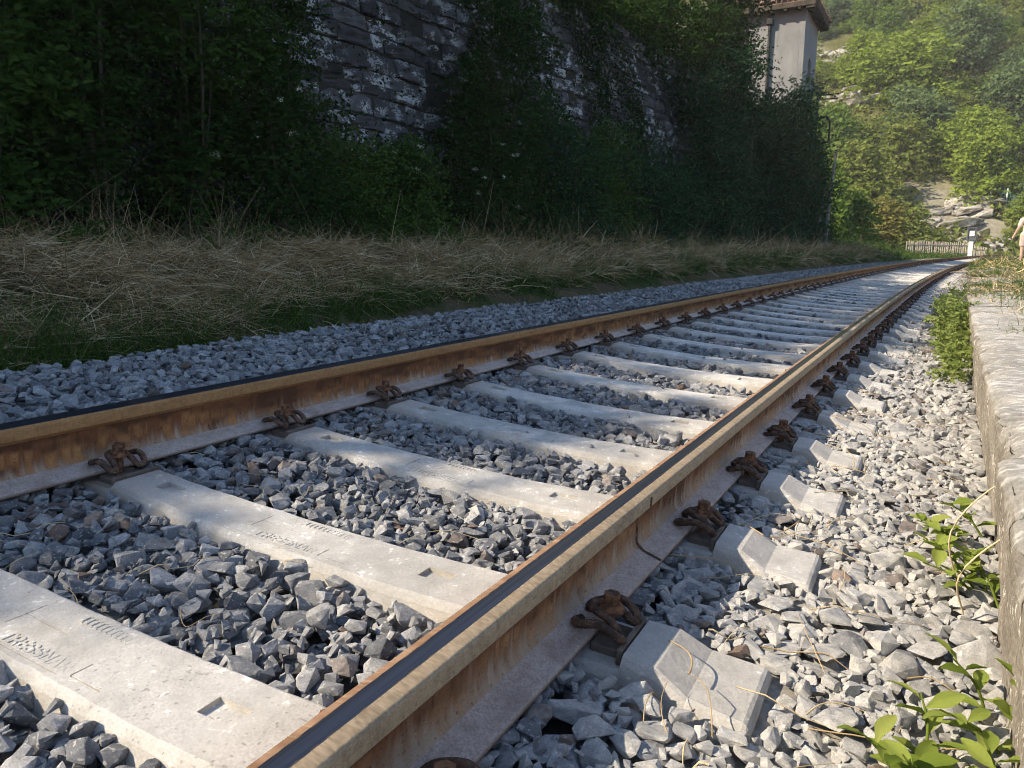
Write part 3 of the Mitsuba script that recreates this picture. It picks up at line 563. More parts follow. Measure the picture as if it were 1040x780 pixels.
tag('retaining_wall', 'dark leaning stone retaining wall with pale lichen, showing through the greenery on the left', 'wall')

# ------------------------------------------------------------------ foliage
def leaf_mesh(rng, pos, axis, L, W, tone, fold=0.18, updir=(0, 0, 1)):
    axis = axis / (np.linalg.norm(axis, axis=1, keepdims=True) + 1e-9); n = len(pos)
    side = np.cross(axis, np.asarray(updir) + rng.normal(0, 0.55, (n, 3))); side /= np.linalg.norm(side, axis=1, keepdims=True) + 1e-9; nr = np.cross(side, axis)
    L = np.broadcast_to(L, (n,))[:, None]; W = np.broadcast_to(W, (n,))[:, None]; mid = pos + axis * L * 0.42
    v = np.stack([pos, mid - side * W / 2 + nr * W * fold, pos + axis * L - nr * L * 0.12, mid + side * W / 2 + nr * W * fold], 1).reshape(-1, 3)
    k = np.arange(n)[:, None, None] * 4; f = (k + np.array([[0, 1, 2], [0, 2, 3]])[None]).reshape(-1, 3)
    return v, f, np.repeat(np.stack([np.clip(tone, 0, 1), np.zeros(n)], -1), 4, 0)
def sprays(rng, tip, out, k, length, L, W, tone):
    """k leaves along a drooping twig at every tip"""
    n = len(tip); out = out / (np.linalg.norm(out, axis=1, keepdims=True) + 1e-9); t = (np.arange(k) + 0.5) / k
    ln = length * rng.uniform(0.6, 1.3, (n, 1, 1)); pos = tip[:, None] + out[:, None] * ln * (t[None, :, None] - 0.5); pos[..., 2] -= (t[None] ** 2) * ln[..., 0] * 0.25
    side = np.cross(out, [0, 0, 1.0]); side /= np.linalg.norm(side, axis=1, keepdims=True) + 1e-9
    sg_ = np.where(np.arange(k) % 2, 1.0, -1.0); ax = out[:, None] * 0.55 + side[:, None] * sg_[None, :, None] * 0.9 + rng.normal(0, 0.35, (n, k, 3))
    return leaf_mesh(rng, pos.reshape(-1, 3), ax.reshape(-1, 3), L * rng.uniform(0.6, 1.3, n * k), W * rng.uniform(0.7, 1.2, n * k), np.repeat(tone, k) + rng.normal(0, 0.13, n * k), updir=np.repeat(out * 0.9 + [0, 0, 0.5], k, 0))
def crown(rng, lobes, n, k, length, L, W, base_tone=0.45, shell=0.55):
    """leaf sprays through the outer part of lumpy lobes (centre, radii)"""
    vol = np.array([r[0] * r[1] + r[2] * r[0] for c, r in lobes]); cnt = rng.multinomial(n, vol / vol.sum()); V, F, U, at = [], [], [], 0
    for (c, r), m in zip(lobes, cnt):
        if m == 0: continue
        d = rng.normal(size=(m, 3)); d /= np.linalg.norm(d, axis=1, keepdims=True); rad = rng.uniform(shell ** 2, 1.0, (m, 1)) ** 0.5
        rad = rad * (0.78 + 0.44 * meshkit.fbm(d * 1.9 + np.array(c) * 3.1, 2, 4)[:, None])
        p = np.array(c) + d * rad * np.array(r); o = d + np.array([0, 0, 0.25]) + rng.normal(0, 0.35, (m, 3))
        v, f, u = sprays(rng, p, o, k, length, L, W, base_tone + rng.normal(0, 0.12) + rng.normal(0, 0.08, m)); V.append(v); F.append(f + at); U.append(u); at += len(v)
    return np.vstack(V), np.vstack(F), np.vstack(U)
def stems(rng, base, tops, r0):
    parts = []
    for t in tops:
        b = base + rng.normal(0, 0.06, 3) * [1, 1, 0]; mid = (b + t) / 2 + rng.normal(0, 0.12, 3) * np.linalg.norm(t - b) * 0.4
        p = spline([b, mid, t], 9); parts.append(tube(p, np.linspace(r0, r0 * 0.3, 9), 5))
    return merge(parts)
rv = np.random.default_rng(5)
def plant(name, s, xl, height, radius, n, k, length, L, W, mat, label, cat, group, tone=0.45, lobes_n=9, foot=None, bark='m_bark', low=0.15, crown_name='foliage', r0=0.03, taper=0.45):
    key = numbered(name); b = along(s, xl, 0.0); b[2] = ground_z(b[0], b[1]) - 0.05 if foot is None else foot
    lobes = []
    for q in range(lobes_n):
        h = low + (1 - low) * (q + 0.5) / lobes_n; rr = radius * (1 - taper * h) * rv.uniform(0.55, 0.95)
        a = rv.uniform(0, 2 * np.pi); e = radius * (1 - taper * h) * rv.uniform(0.15, 0.65)
        lobes.append((b + [e * np.cos(a), e * np.sin(a), height * h - rr * 0.5], (rr, rr, rr * rv.uniform(0.7, 1.1))))
    v, f, u = crown(rv, lobes, n, k, length, L, W, tone); put(key + '__' + crown_name, (v, f), mat, False, u)
    put(key + ('__trunk' if crown_name == 'crown' else '__stems'), stems(rv, b, [c for c, r in lobes[:: 1 if crown_name == 'foliage' else 2]], r0), bark, True)
    tag(key, label, cat, group); return key
GB = 'bushes along the foot of the wall'
SH = [  # s, xl, height, radius, twigs, leaf, material, tone, label
 (3.3, -5.5, 4.6, 1.15, 1500, 0.085, 'mid', 0.45, 'dark green broadleaf bush at the left edge of the picture'),
 (4.5, -5.7, 4.9, 1.1, 1400, 0.080, 'dark', 0.45, 'near-black bush, second from the left edge, filling the top left corner'),
 (5.6, -5.9, 5.6, 1.05, 1700, 0.075, 'mid', 0.4, 'dark bush just left of the bare stone patch of the wall'),
 (6.3, -5.3, 3.2, 0.8, 1200, 0.065, 'dark', 0.5, 'narrow dark bush in front of the left end of the bare stone patch'),
 (7.5, -5.2, 1.45, 0.75, 1000, 0.065, 'fresh', 0.7, 'fresh green low bush below the bare stone patch of the wall'),
 (8.8, -5.3, 1.5, 0.8, 1000, 0.070, 'fresh', 0.62, 'green low bush right below the pale lichened stones'),
 (10.9, -5.6, 3.0, 1.0, 1200, 0.075, 'dark', 0.45, 'dark bush that closes the right side of the bare stone patch'),
 (11.7, -5.7, 4.6, 1.2, 1400, 0.080, 'dark', 0.5, 'big dark bush between the first and second bare strips of wall'),
 (13.7, -5.6, 2.7, 1.2, 1200, 0.080, 'blue', 0.4, 'feathery dark bush under the second bare strip of wall'),
 (15.7, -5.6, 2.7, 1.3, 1200, 0.085, 'fresh', 0.5, 'blue-green bush between the second and third bare strips of wall'),
 (17.8, -5.6, 2.5, 1.4, 1200, 0.09, 'blue', 0.45, 'wide blue-green bush below the third bare strip of wall'),
 (20.3, -5.6, 2.4, 1.5, 1200, 0.10, 'blue', 0.5, 'blue-green bush just right of the wall strips, middle distance'),
]
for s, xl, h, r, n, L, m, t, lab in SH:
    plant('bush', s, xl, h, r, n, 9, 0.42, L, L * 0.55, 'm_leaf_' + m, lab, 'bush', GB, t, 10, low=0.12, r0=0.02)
GT = 'shaded trees below the tower'
for s, xl, h, r, n, L, m, t, lab in [
 (23.5, -5.9, 5.2, 1.7, 1500, 0.13, 'blue', 0.45, 'dark tree right of the bare wall, first of the shaded row towards the tower'),
 (26.5, -5.8, 6.4, 1.8, 1500, 0.14, 'blue', 0.55, 'dark tree, second of the shaded row towards the tower'),
 (29.0, -7.1, 9.9, 2.1, 2200, 0.15, 'dark', 0.5, 'tall dark tree whose top hides the left side of the tower'),
 (33.0, -6.0, 6.7, 2.0, 1700, 0.16, 'blue', 0.5, 'dark tree directly in front of the foot of the tower'),
 (36.5, -6.1, 6.6, 1.8, 1700, 0.16, 'blue', 0.45, 'dark tree with pale bare trunks at the right end of the shaded row'),
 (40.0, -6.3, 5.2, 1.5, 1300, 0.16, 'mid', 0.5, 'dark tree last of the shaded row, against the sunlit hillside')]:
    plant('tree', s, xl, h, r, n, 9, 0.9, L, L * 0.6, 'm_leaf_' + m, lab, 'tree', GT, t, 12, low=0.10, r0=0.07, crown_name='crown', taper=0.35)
for s, xl, h in ((37.2, -4.75, 4.6), (37.6, -5.2, 3.0)):
    b = along(s, xl, 0.3); put(fresh('bare_trunk'), tube(spline([b, b + [0.05, 0.1, h * 0.5], b + [0.22, 0.0, h]], 12), np.linspace(0.11, 0.05, 12), 7), 'm_palebark', True)
tag('bare_trunk', 'tall thin pale bare trunk standing in front of the dark trees below the tower', 'tree trunk', 'pale bare trunks'); tag('bare_trunk_001', 'short pale bare trunk left of the tall one below the tower', 'tree trunk', 'pale bare trunks')

# ivy on the wall, with the bare strips left open
def bare(s, z):
    w = 0.7 * (nf(s, z * 1.3, 0.7, 4, 31) - 0.5)
    a = ((s - 9.9) / 2.25) ** 2 + ((z - 4.0 - 0.18 * (s - 9.9)) / 2.0) ** 2
    b = ((s - 16.0 - 0.42 * (4.6 - z)) / 0.9) ** 2 + ((z - 4.9) / 1.8) ** 2
    c = ((s - 21.9 - 1.15 * (4.4 - z)) / 1.35) ** 2 + ((z - 4.5) / 1.8) ** 2
    return np.minimum(np.minimum(a, b), c) + w * 2.6 < 1.0
IV = []
for s0, s1, dens, L in ((2.5, 13, 620, 0.065), (13, 24, 330, 0.085), (24, 44, 150, 0.12), (-9, 2.5, 120, 0.12)):
    n = int((s1 - s0) * WALL_TOP * dens); s = rv.uniform(s0, s1, n); z = rv.uniform(0.3, WALL_TOP + 0.25, n); ok = ~bare(s, z) | (rv.random(n) < 0.05); s, z = s[ok], z[ok]; n = len(s)
    d = 0.04 + np.maximum(0, nf(s, z, 0.8, 4, 33) - 0.32) * 1.5 * rv.uniform(0.3, 1, n)
    p = along(s, wall_x(z) + d, z); ax = np.stack([rv.uniform(0.1, 1, n), rv.normal(0, 0.6, n), rv.normal(-0.35, 0.5, n)], -1)
    IV.append(leaf_mesh(rv, p, ax, L * rv.uniform(0.6, 1.3, n), L * 0.8 * rv.uniform(0.6, 1.2, n), rv.beta(2, 2.5, n) + 0.5 * (nf(s, z, 1.7, 3, 34) - 0.5), updir=(1.0, 0, 0.5)))
def join3(L3):
    V, F, U, at = [], [], [], 0
    for v, f, u in L3: V.append(v); F.append(f + at); U.append(u); at += len(v)
    return (np.vstack(V), np.vstack(F)), np.vstack(U)
m, u = join3(IV); put('ivy', m, 'm_leaf_ivy', False, u); tag('ivy', 'dense dark ivy and creepers hanging over the stone wall', 'ivy', kind='stuff')

# shrubs and trees on top of the wall: they cast the shade on the bank and the track
SKY = [(-14, 6.6), (-9, 6.9), (-5.5, 7.0), (-4, 7.2), (-2.6, 7.5), (-1.4, 8.1), (0, 8.6), (2.5, 8.95), (6, 9.0), (9.5, 8.7), (11.5, 8.1), (13, 7.4), (16, 7.2), (19.5, 7.3), (22, 8.6), (27, 9.2), (33, 9.0), (44, 9.0)]
s = -13.0; wt = 0
while s < 31:
    h = float(np.interp(s, *zip(*SKY))); r = 1.15 + 0.3 * rv.random()
    key = numbered('wall_top_shrub'); z0 = WALL_TOP - 0.8; lob = []
    for q in range(6): lob.append((along(s + rv.normal(0, 0.45), -7.55 + rv.normal(0, 0.25), 0) + [0, 0, z0 + (h - z0) * (0.25 + 0.6 * q / 5) - 0.15], (rv.uniform(0.6, 0.85), rv.uniform(0.75, 1.0), (h - z0) * rv.uniform(0.26, 0.34))))
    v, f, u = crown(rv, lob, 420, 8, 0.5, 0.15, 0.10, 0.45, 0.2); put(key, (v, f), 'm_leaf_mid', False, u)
    tag(key, 'leafy shrub growing along the top of the retaining wall, mostly above the picture', 'shrub', 'shrubs on top of the wall'); s += 1.5 + 0.5 * rv.random()

# ------------------------------------------------------------------ hay, dead stalks and grass on the bank
def ribbons_of(rng, base, dirs, length, width, sag, tone, segs=4):
    n = len(base); t = np.linspace(0, 1, segs + 1); L = np.broadcast_to(length, (n,))
    d = dirs / (np.linalg.norm(dirs, axis=1, keepdims=True) + 1e-9); bend = rng.normal(0, 0.3, (n, 3))
    P = base[:, None] + d[:, None] * (L[:, None] * t[None])[..., None] + bend[:, None] * ((t ** 2)[None] * L[:, None])[..., None]
    P[..., 2] -= (np.broadcast_to(sag, (n,)) * L)[:, None] * t[None] ** 2.2
    side = np.cross(d, rng.normal(size=(n, 3))); side /= np.linalg.norm(side, axis=1, keepdims=True) + 1e-9
    w = (np.broadcast_to(width, (n,))[:, None] * (1 - 0.75 * t[None]) * 0.5)[..., None] * side[:, None]
    V = np.stack([P - w, P + w], 2).reshape(-1, 3); i = np.arange(segs); q = np.stack([2 * i, 2 * i + 1, 2 * i + 3, 2 * i + 2], -1)
    q = (np.arange(n)[:, None, None] * 2 * (segs + 1) + q[None]).reshape(-1, 4); f = np.vstack([q[:, [0, 1, 2]], q[:, [0, 2, 3]]])
    return V, f, np.repeat(np.stack([np.clip(tone, 0, 1), np.zeros(n)], -1), 2 * (segs + 1), 0)
rh = np.random.default_rng(8)
def bank(s, xl):
    p = along(s, xl, 0.0); p[:, 2] = ground_z(p[:, 0], p[:, 1]); return p
def hay_mound(s, xl):                     # how deep the mown hay lies
    return np.clip(0.9 * (nf(xl, s * 0.7, 0.55, 3, 41) - 0.30), 0, 1) * 0.78 * sst(-2.75, -3.3, xl) * (0.55 + 0.45 * sst(-4.9, -4.3, xl))
HAY = []
for s0, s1, n, L, w in ((1.6, 5, 15000, 0.22, 0.0048), (5, 10, 17000, 0.25, 0.0068), (10, 20, 13000, 0.38, 0.011), (20, 46, 9000, 0.55, 0.022)):
    n = int(n * 1.5); nb = n // 16; bi = rh.integers(nb, size=n); bs = rh.uniform(s0, s1, nb); bx = rh.uniform(-4.75, -2.95, nb) - 0.35 * sst(3, 9, bs); bd = rh.normal(size=(nb, 3)) * [1, 1, 0.22] + [0, 0.5, 0]; btone = rh.normal(0, 0.2, nb)
    keep = (rh.random(nb) < sst(0.43, 0.51, nf(bx, bs, 0.6, 3, 43) + 0.10 * sst(-3.1, -3.6, bx)) + 0.04)[bi]; bi = bi[keep]; n = len(bi); s = bs[bi] + rh.normal(0, 0.10, n) * (1 + s0 / 15); xl = bx[bi] + rh.normal(0, 0.09, n)
    p = bank(s, xl); dep = hay_mound(s, xl); p[:, 2] += dep * rh.random(n) ** 0.5 + 0.01
    d = bd[bi] * 0.6 + rh.normal(size=(n, 3)) * [0.8, 0.8, 0.26]; d[:, 2] += 0.02
    HAY.append(ribbons_of(rh, p, d, L * rh.uniform(0.4, 1.3, n), w * rh.uniform(0.7, 1.5, n), 0.15, rh.beta(2, 1.7, n) + btone[bi]))
m, u = join3(HAY); put('hay', m, 'm_straw', False, u); tag('hay', 'mown dry hay and straw lying in a tangle on the bank', 'hay', kind='stuff')
UP = []
for s0, s1, nt, k, Ls, w in ((1.8, 6, 150, 14, 0.42, 0.0045), (6, 14, 170, 12, 0.45, 0.008), (14, 40, 190, 10, 0.6, 0.02)):   # standing dead tufts at the foot of the hedge
    ts = rh.uniform(s0, s1, nt); tx = rh.choice([-4.55, -4.9, -4.2, -3.9], nt, p=[0.4, 0.35, 0.15, 0.1]) + rh.normal(0, 0.15, nt); ok = nf(0 * ts, ts, 0.9, 3, 48) + rh.normal(0, 0.06, nt) > 0.46; ts, tx = ts[ok], tx[ok]; nt = len(ts)
    s = np.repeat(ts, k) + rh.normal(0, 0.07, nt * k); xl = np.repeat(tx, k) + rh.normal(0, 0.07, nt * k); n = nt * k
    d = np.repeat(rh.normal(0, 0.35, (nt, 3)), k, 0) + rh.normal(0, 0.38, (n, 3)); d[:, 2] = np.abs(d[:, 2]) + 0.75
    UP.append(ribbons_of(rh, bank(s, xl), d, Ls * rh.uniform(0.4, 1.5, n), w * rh.uniform(0.6, 1.4, n), rh.uniform(0.1, 0.7, n), rh.beta(2.2, 2, n)))
# long arching dead stems
n = 260; s = rh.uniform(2.0, 16, n); xl = -4.5 + rh.normal(0, 0.25, n); d = rh.normal(0, 0.6, (n, 3)); d[:, 2] = np.abs(d[:, 2]) + 0.6; d[:, 0] += 0.35
UP.append(ribbons_of(rh, bank(s, xl), d, rh.uniform(0.4, 1.05, n), rh.uniform(0.005, 0.009, n), rh.uniform(0.4, 1.0, n), rh.beta(2, 1.6, n), 8))
m, u = join3(UP); put('dead_grass', m, 'm_straw', False, u); tag('dead_grass', 'standing and bent dead grass tufts at the foot of the hedge', 'dry grass', kind='stuff')
GR = []
for s0, s1, nt, k, Ls, w in ((1.5, 6, 620, 18, 0.19, 0.006), (6, 14, 900, 15, 0.20, 0.010), (14, 46, 900, 12, 0.30, 0.024)):
    ts = rh.uniform(s0, s1, nt); a = rh.random(nt); tx = np.where(a < 0.66, edge_of(ts) - 0.06 - np.abs(rh.normal(0, 0.24, nt)), rh.uniform(-5.2, -3.0, nt))
    ok = (nf(tx, ts, 0.9, 3, 47) > 0.42) | (a > 0.85) | (a < 0.33); ts, tx = ts[ok], tx[ok]; nt = len(ts)
    s = np.repeat(ts, k) + rh.normal(0, 0.05, nt * k); xl = np.repeat(tx, k) + rh.normal(0, 0.05, nt * k); n = nt * k; d = rh.normal(0, 0.42, (n, 3)); d[:, 2] = np.abs(d[:, 2]) + 0.8
    GR.append(ribbons_of(rh, bank(s, xl), d, Ls * rh.uniform(0.5, 1.5, n), w * rh.uniform(0.6, 1.3, n), rh.uniform(0.1, 0.5, n), rh.beta(2, 2, n) * 0.9))
# grass beyond the curve and on the far verge
n = 16000; s = rh.uniform(40, 84, n); xl = rh.uniform(-12, -2.0, n); p = bank(s, xl); d = rh.normal(0, 0.4, (n, 3)); d[:, 2] = 1
GR.append(ribbons_of(rh, p, d, rh.uniform(0.25, 0.7, n), 0.05, 0.3, rh.beta(2, 2, n) + 0.12, 2))
m, u = join3(GR); put('grass', m, 'm_grass', False, u); tag('grass', 'green grass along the ballast edge and verge', 'grass', kind='stuff')

# ------------------------------------------------------------------ tower on the bank
def at(s, xl, z=0): return along(s, xl, z)
TW = 'tower'
tx0, tx1, ty0, ty1, tz0, tz1 = -9.0, -5.02, 38.0, 41.6, 4.6, 11.35      # world box
scene_rng = np.random.default_rng(77)
def boxat(key, b, m, bevel=0.0, **kw): put(key, box(*b, bevel), m, **kw)
def plaster_fn(p, n, uv):
    a = fbm(p.x * 0.8, p.y * 0.8, p.z * 0.9, 4); b = fbm(p.x * 5, p.y * 5, p.z * 1.2, 3)
    c = mix((0.24, 0.245, 0.25), (0.35, 0.352, 0.355), a) * (0.85 + 0.3 * b)
    return mix(c, mi.Color3f(0.36, 0.22, 0.19), smoothstep(10.4, 11.3, p.z + (b - 0.5) * 1.0) * 0.75)
scene['m_plaster'] = diffuse(plaster_fn)
scene['m_tile'] = diffuse(lambda p, n, uv: mix((0.17, 0.10, 0.08), (0.30, 0.20, 0.16), cell_rand(p.x * 4, p.y * 4, p.z * 3)) * (0.7 + 0.6 * fbm(p.x * 3, p.y * 3, p.z * 3)))
scene['m_darkiron'] = plain((0.02, 0.02, 0.022), 0.6)
man = lambda v, f: m3.Manifold(m3.Mesh(np.asarray(v, np.float32), np.asarray(f, np.uint32)))
arch = [(0.42 * math.cos(a), 0.42 * math.sin(a)) for a in np.linspace(0, math.pi, 13)] + [(-0.42, -1.25), (0.42, -1.25)]
apr = man(*hull(np.array([(tx1 + d, 39.75 + y, 8.95 + z) for d in (-0.28, 0.2) for y, z in arch])))
body = man(*box(tx0, tx1, ty0, ty1, tz0, tz1)) - apr
put(TW + '__wall', body, 'm_plaster', 30)
boxat(TW + '__window', (tx1 - 0.24, tx1 - 0.20, 39.36, 40.14, 7.72, 9.33), 'm_darkiron'); tag(TW + '__window', 'dark narrow arched window')
boxat(TW + '__panel', (-7.15, -5.25, ty0 - 0.012, ty0 + 0.02, 7.4, 9.55), 'm_plaster')
ex0, ex1, ey0, ey1, ez = tx0 - 0.45, tx1 + 0.45, ty0 - 0.45, ty1 + 0.45, tz1
put(TW + '__eave', merge([box(ex0, ex1, ey0, ey1, ez - 0.2, ez, 0.0)] + [box(x - 0.06, x + 0.06, ey0 + 0.03, ey0 + 0.4, ez - 0.3, ez - 0.201) for x in np.linspace(ex0 + 0.1, ex1 - 0.1, 9)] + [box(ex1 - 0.4, ex1 - 0.03, y - 0.06, y + 0.06, ez - 0.3, ez - 0.201) for y in np.linspace(ey0 + 0.1, ey1 - 0.1, 9)]), 'm_bark')
apex = np.array([(ex0 + ex1) / 2, (ey0 + ey1) / 2, ez + 1.9])
put(TW + '__roof', hull(np.array([(x, y, z) for x in (ex0, ex1) for y in (ey0, ey1) for z in (ez + 0.003, ez + 0.09)] + [tuple(apex)])), 'm_tile')
cover = []
for a, b in (((ex0, ey0), (ex1, ey0)), ((ex1, ey0), (ex1, ey1)), ((ex1, ey1), (ex0, ey1)), ((ex0, ey1), (ex0, ey0))):
    a, b = np.array([*a, ez + 0.12]), np.array([*b, ez + 0.12])
    for t in np.linspace(0.03, 0.97, 20):
        p = a + (b - a) * t; up = apex - (a + b) / 2; q = 1 - abs(2 * t - 1); cover.append(tube([p - up * 0.02, p + up * q * 0.96], 0.085, 6))
put(TW + '__roof__cover_tiles', merge(cover), 'm_tile', 40)
put(TW + '__downpipe', tube([(-6.55, ty0 - 0.10, 5.2), (-6.55, ty0 - 0.10, 10.75)], 0.075, 8), 'm_darkiron', True)
put(TW + '__downpipe__hopper', box(-6.70, -6.40, ty0 - 0.24, ty0 - 0.02, 10.6, 10.9, 0.03), 'm_darkiron')
tag(TW, 'pale plastered tower with red tiled hip roof and dark eaves, rising above the shaded trees', 'tower')
def bars(key, segs, r, m): put(key, merge([tube([a, b], r, 5) for a, b in segs]), m)
bx0, by0 = -4.62, 40.2
boxat('iron_bracket__frame', (bx0 - 0.05, bx0 + 0.05, by0 - 0.05, by0 + 0.05, 4.6, 7.9), 'm_darkiron')
bars('iron_bracket__arm', [((bx0, by0, 7.75), (bx0 + 0.95, by0, 7.75)), ((bx0, by0, 7.55), (bx0 + 0.9, by0, 7.55))], 0.03, 'm_darkiron')
bars('iron_bracket__lower_frame', [((bx0, by0, 6.7), (bx0 + 0.45, by0, 6.75)), ((bx0 + 0.45, by0, 6.75), (bx0 + 0.62, by0, 6.5)), ((bx0 + 0.62, by0, 6.5), (bx0 + 0.62, by0, 5.6)), ((bx0 + 0.62, by0, 5.6), (bx0, by0, 5.5))], 0.045, 'm_darkiron')
tag('iron_bracket', 'black iron post with arms and bent lower frame, beside the tower above dark trees', 'bracket')

# ------------------------------------------------------------------ far hillside: trees, outcrops, fences
rt = np.random.default_rng(31)
def bearing(sx, sz, lift=0.0):            # the point of the terrain along a surveyed direction (east and rise per metre of northing)
    y = np.linspace(55, 380, 3000); g = ground_z(CAM[0] + sx * y, y) + lift - (CAM[2] + sz * y); i = int(np.argmax(g > 0)); return CAM[0] + sx * y[i], y[i]
def tree_proto(rng, lobes_n, n, leaf):
    lob = []
    for q in range(lobes_n):
        h = 0.18 + 0.82 * (q + 0.5) / lobes_n; rr = 0.46 * (1 - 0.35 * h) * rng.uniform(0.55, 0.9); a = rng.uniform(0, 6.28); e = 0.42 * (1 - 0.5 * h) * rng.uniform(0.3, 1.0)
        lob.append((np.array([e * np.cos(a), e * np.sin(a), h - rr * 0.5]), (rr, rr, rr * rng.uniform(0.6, 0.85))))
    v, f, u = crown(rng, lob, n, 5, leaf * 2.6, leaf, leaf * 0.75, 0.45, 0.5)
    return v, f, u, stems(rng, np.array([0, 0, -0.1]), [c for c, r in lob[::2]], 0.035)
TREES = {}
for c in HILLS:
    for lod, n, leaf in ((0, 900, 0.062), (1, 360, 0.085)):
        for var in range(2):
            v, f, u, st = tree_proto(rt, 13 if lod == 0 else 9, n, leaf); TREES[c, lod, var] = (mikit.ply((v, f), 'm_hill_' + c, smooth=False, uv=u), mikit.ply(st, 'm_bark'))
def stand(x, y, h, w, z=None):
    z = float(ground_z(x, y)) if z is None else z
    return T().translate([float(x), float(y), z - 0.2]).rotate([0, 0, 1], float(rt.uniform(0, 360))).scale([w, w, h])
TAKEN = []
OUT = [(-0.131, 0.232, 6.5, 3.4), (-0.088, 0.187, 9.0, 5.0), (-0.128, 0.185, 4.0, 3.0), (0.006, 0.048, 9.5, 5.5), (0.035, 0.018, 5.0, 3.2)]
BARE = [bearing(a, b) + (w,) for a, b, w, h in OUT]
FEAT = [  # bearing east, rise, height, width, tint, label
 (-0.089, 0.062, 8.5, 10.0, 'olive', 'big olive-green tree with a deep shadow at its right, at the foot of the hillside'),
 (-0.060, 0.180, 10.0, 15.0, 'lime', 'large spreading yellow-green tree high on the hillside right of the tower'),
 (-0.100, 0.205, 8.0, 9.0, 'lime', 'yellow-green tree at the top of the picture close to the tower'),
 (-0.040, 0.130, 8.0, 10.0, 'teal', 'bluish-green rounded tree right of the upper pale outcrop'),
 (0.010, 0.105, 7.5, 9.5, 'lime', 'light yellow-green tree in the middle of the hillside'),
 (0.030, 0.080, 7.5, 9.0, 'lime', 'bright tree above the green netting'),
 (-0.118, 0.105, 9.0, 9.0, 'green', 'fresh green tree against the edge of the dark trees'),
 (0.055, 0.150, 8.5, 9.0, 'teal', 'grey-green tree at the right edge of the picture'),
 (-0.060, 0.100, 7.5, 9.0, 'olive', 'olive tree left of centre on the hillside, under the bare slope'),
 (0.000, 0.215, 9.0, 11.0, 'teal', 'grey-green tree near the top of the picture, right of the large yellow-green one')]
for sx, sz, h, w, c, lab in FEAT:
    x, y = bearing(sx, sz - 0.02); a, b = TREES[c, 0, 0]; k = numbered('hillside_tree'); M = stand(x, y, h, w * 0.95); scene[k + '__crown'] = {**a, 'to_world': M}; scene[k + '__trunk'] = {**b, 'to_world': M}; tag(k, lab, 'tree', 'single trees on the hillside'); TAKEN.append((x, y, w * 0.33))
FOOT = [  # s, x, height, width
 (57, -6.9, 6.5, 5.0, 'green', 'bright green tree at the foot of the hill, touching the dark row of trees'), (61, -5.2, 4.9, 5.0, 'green', 'fresh green bushy tree second from the dark row, behind the verge'),
 (70, -6.4, 5.8, 5.6, 'lime', 'yellow-green bushy tree left of the pale fence'), (79, -4.2, 5.6, 6.0, 'brown', 'brownish bushy tree standing right behind the left end of the pale fence'), (85, -1.2, 5.2, 5.5, 'olive', 'small olive bush behind the middle of the pale fence'), (64, -8.5, 7.0, 6.0, 'lime', 'taller yellow-green tree behind the bright green bushes')]
for y, x, h, w, c, lab in FOOT:
    for lod in (0,):
        a, b = TREES[c, 0, 1]; k = numbered('valley_tree'); M = stand(x, y, h, w * 1.05); scene[k + '__crown'] = {**a, 'to_world': M}; scene[k + '__trunk'] = {**b, 'to_world': M}; tag(k, lab, 'tree', 'trees at the foot of the hill')
for c in HILLS:
    for lod in (0, 1):
        for var in range(2): scene[f'wood_{c}_{lod}_{var}'] = {'type': 'shapegroup', 'crown': TREES[c, lod, var][0]}
wi = 0; cand = 2600; Yc = 88 + 140 * rt.random(cand) ** 0.9; Xc = rt.uniform(-0.26, 0.19, cand) * Yc + rt.uniform(-6, 8, cand); tint = nf(Xc, Yc, 30, 3, 51)
for x, y, t in zip(Xc, Yc, tint):
    w = rt.uniform(3.6, 8.0) * (0.8 + 0.3 * (y > 150))
    if any((x - a) ** 2 + (y - b) ** 2 < (0.50 * c + 0.36 * w) ** 2 for a, b, c in [(p, q, 2 * r) for p, q, r in TAKEN]): continue
    if any(((x - a) / 1.0) ** 2 + ((y - b + 2.5) / 1.3) ** 2 < (c * 0.55 + w * 0.30) ** 2 for a, b, c in BARE): continue
    if wi > 420: break
    TAKEN.append((x, y, w * 0.27)); c = ['teal', 'green', 'lime', 'olive', 'lime', 'teal', 'brown'][int(np.clip((t - 0.25) / 0.5 * 5 + rt.normal(0, 1.0), 0, 6))]
    wi += 1; scene[f'hillside_wood__{wi:03d}'] = {'type': 'instance', 'to_world': stand(x, y, w * rt.uniform(0.6, 1.0), w), 'group': {'type': 'ref', 'id': f'wood_{c}_{0 if y < 150 else 1}_{rt.integers(2)}'}}
tag('hillside_wood', 'scrubby sunlit woodland covering the rest of the hillside', 'woodland', kind='stuff')
# low scrub between the trees
n = 26000; y = 84 + 140 * rt.random(n); x = rt.uniform(-0.24, 0.17, n) * y; ok = np.array([all(((a_ - x_) / 1.0) ** 2 + ((b_ - y_ + 0.5) / 1.4) ** 2 > (c_ * 0.42) ** 2 for a_, b_, c_ in BARE) for x_, y_ in zip(x, y)]); x, y = x[ok], y[ok]; n = len(x)
p = np.stack([x, y, ground_z(x, y) + rt.uniform(0.05, 0.9, n) * (0.4 + nf(x, y, 8, 2, 60))], -1)
v, f, u = leaf_mesh(rt, p, rt.normal(size=(n, 3)) + [0, -0.2, 0.6], rt.uniform(0.5, 1.1, n), rt.uniform(0.4, 0.8, n), rt.beta(2, 2, n)); put('hillside_scrub', (v, f), 'm_hill_olive', False, u); tag('hillside_scrub', 'low scrub and rough grass between the hillside trees', 'scrub', kind='stuff')
OLAB = ['small pale outcrop at the top right of the tower roof', 'pale bare rocky slope below the large yellow-green tree', 'small pale rocks beside the tower, below the roof line', 'broad pale layered outcrop above the signal, largest rock on the hillside', 'grey boulder wall behind the signal, half grown over']
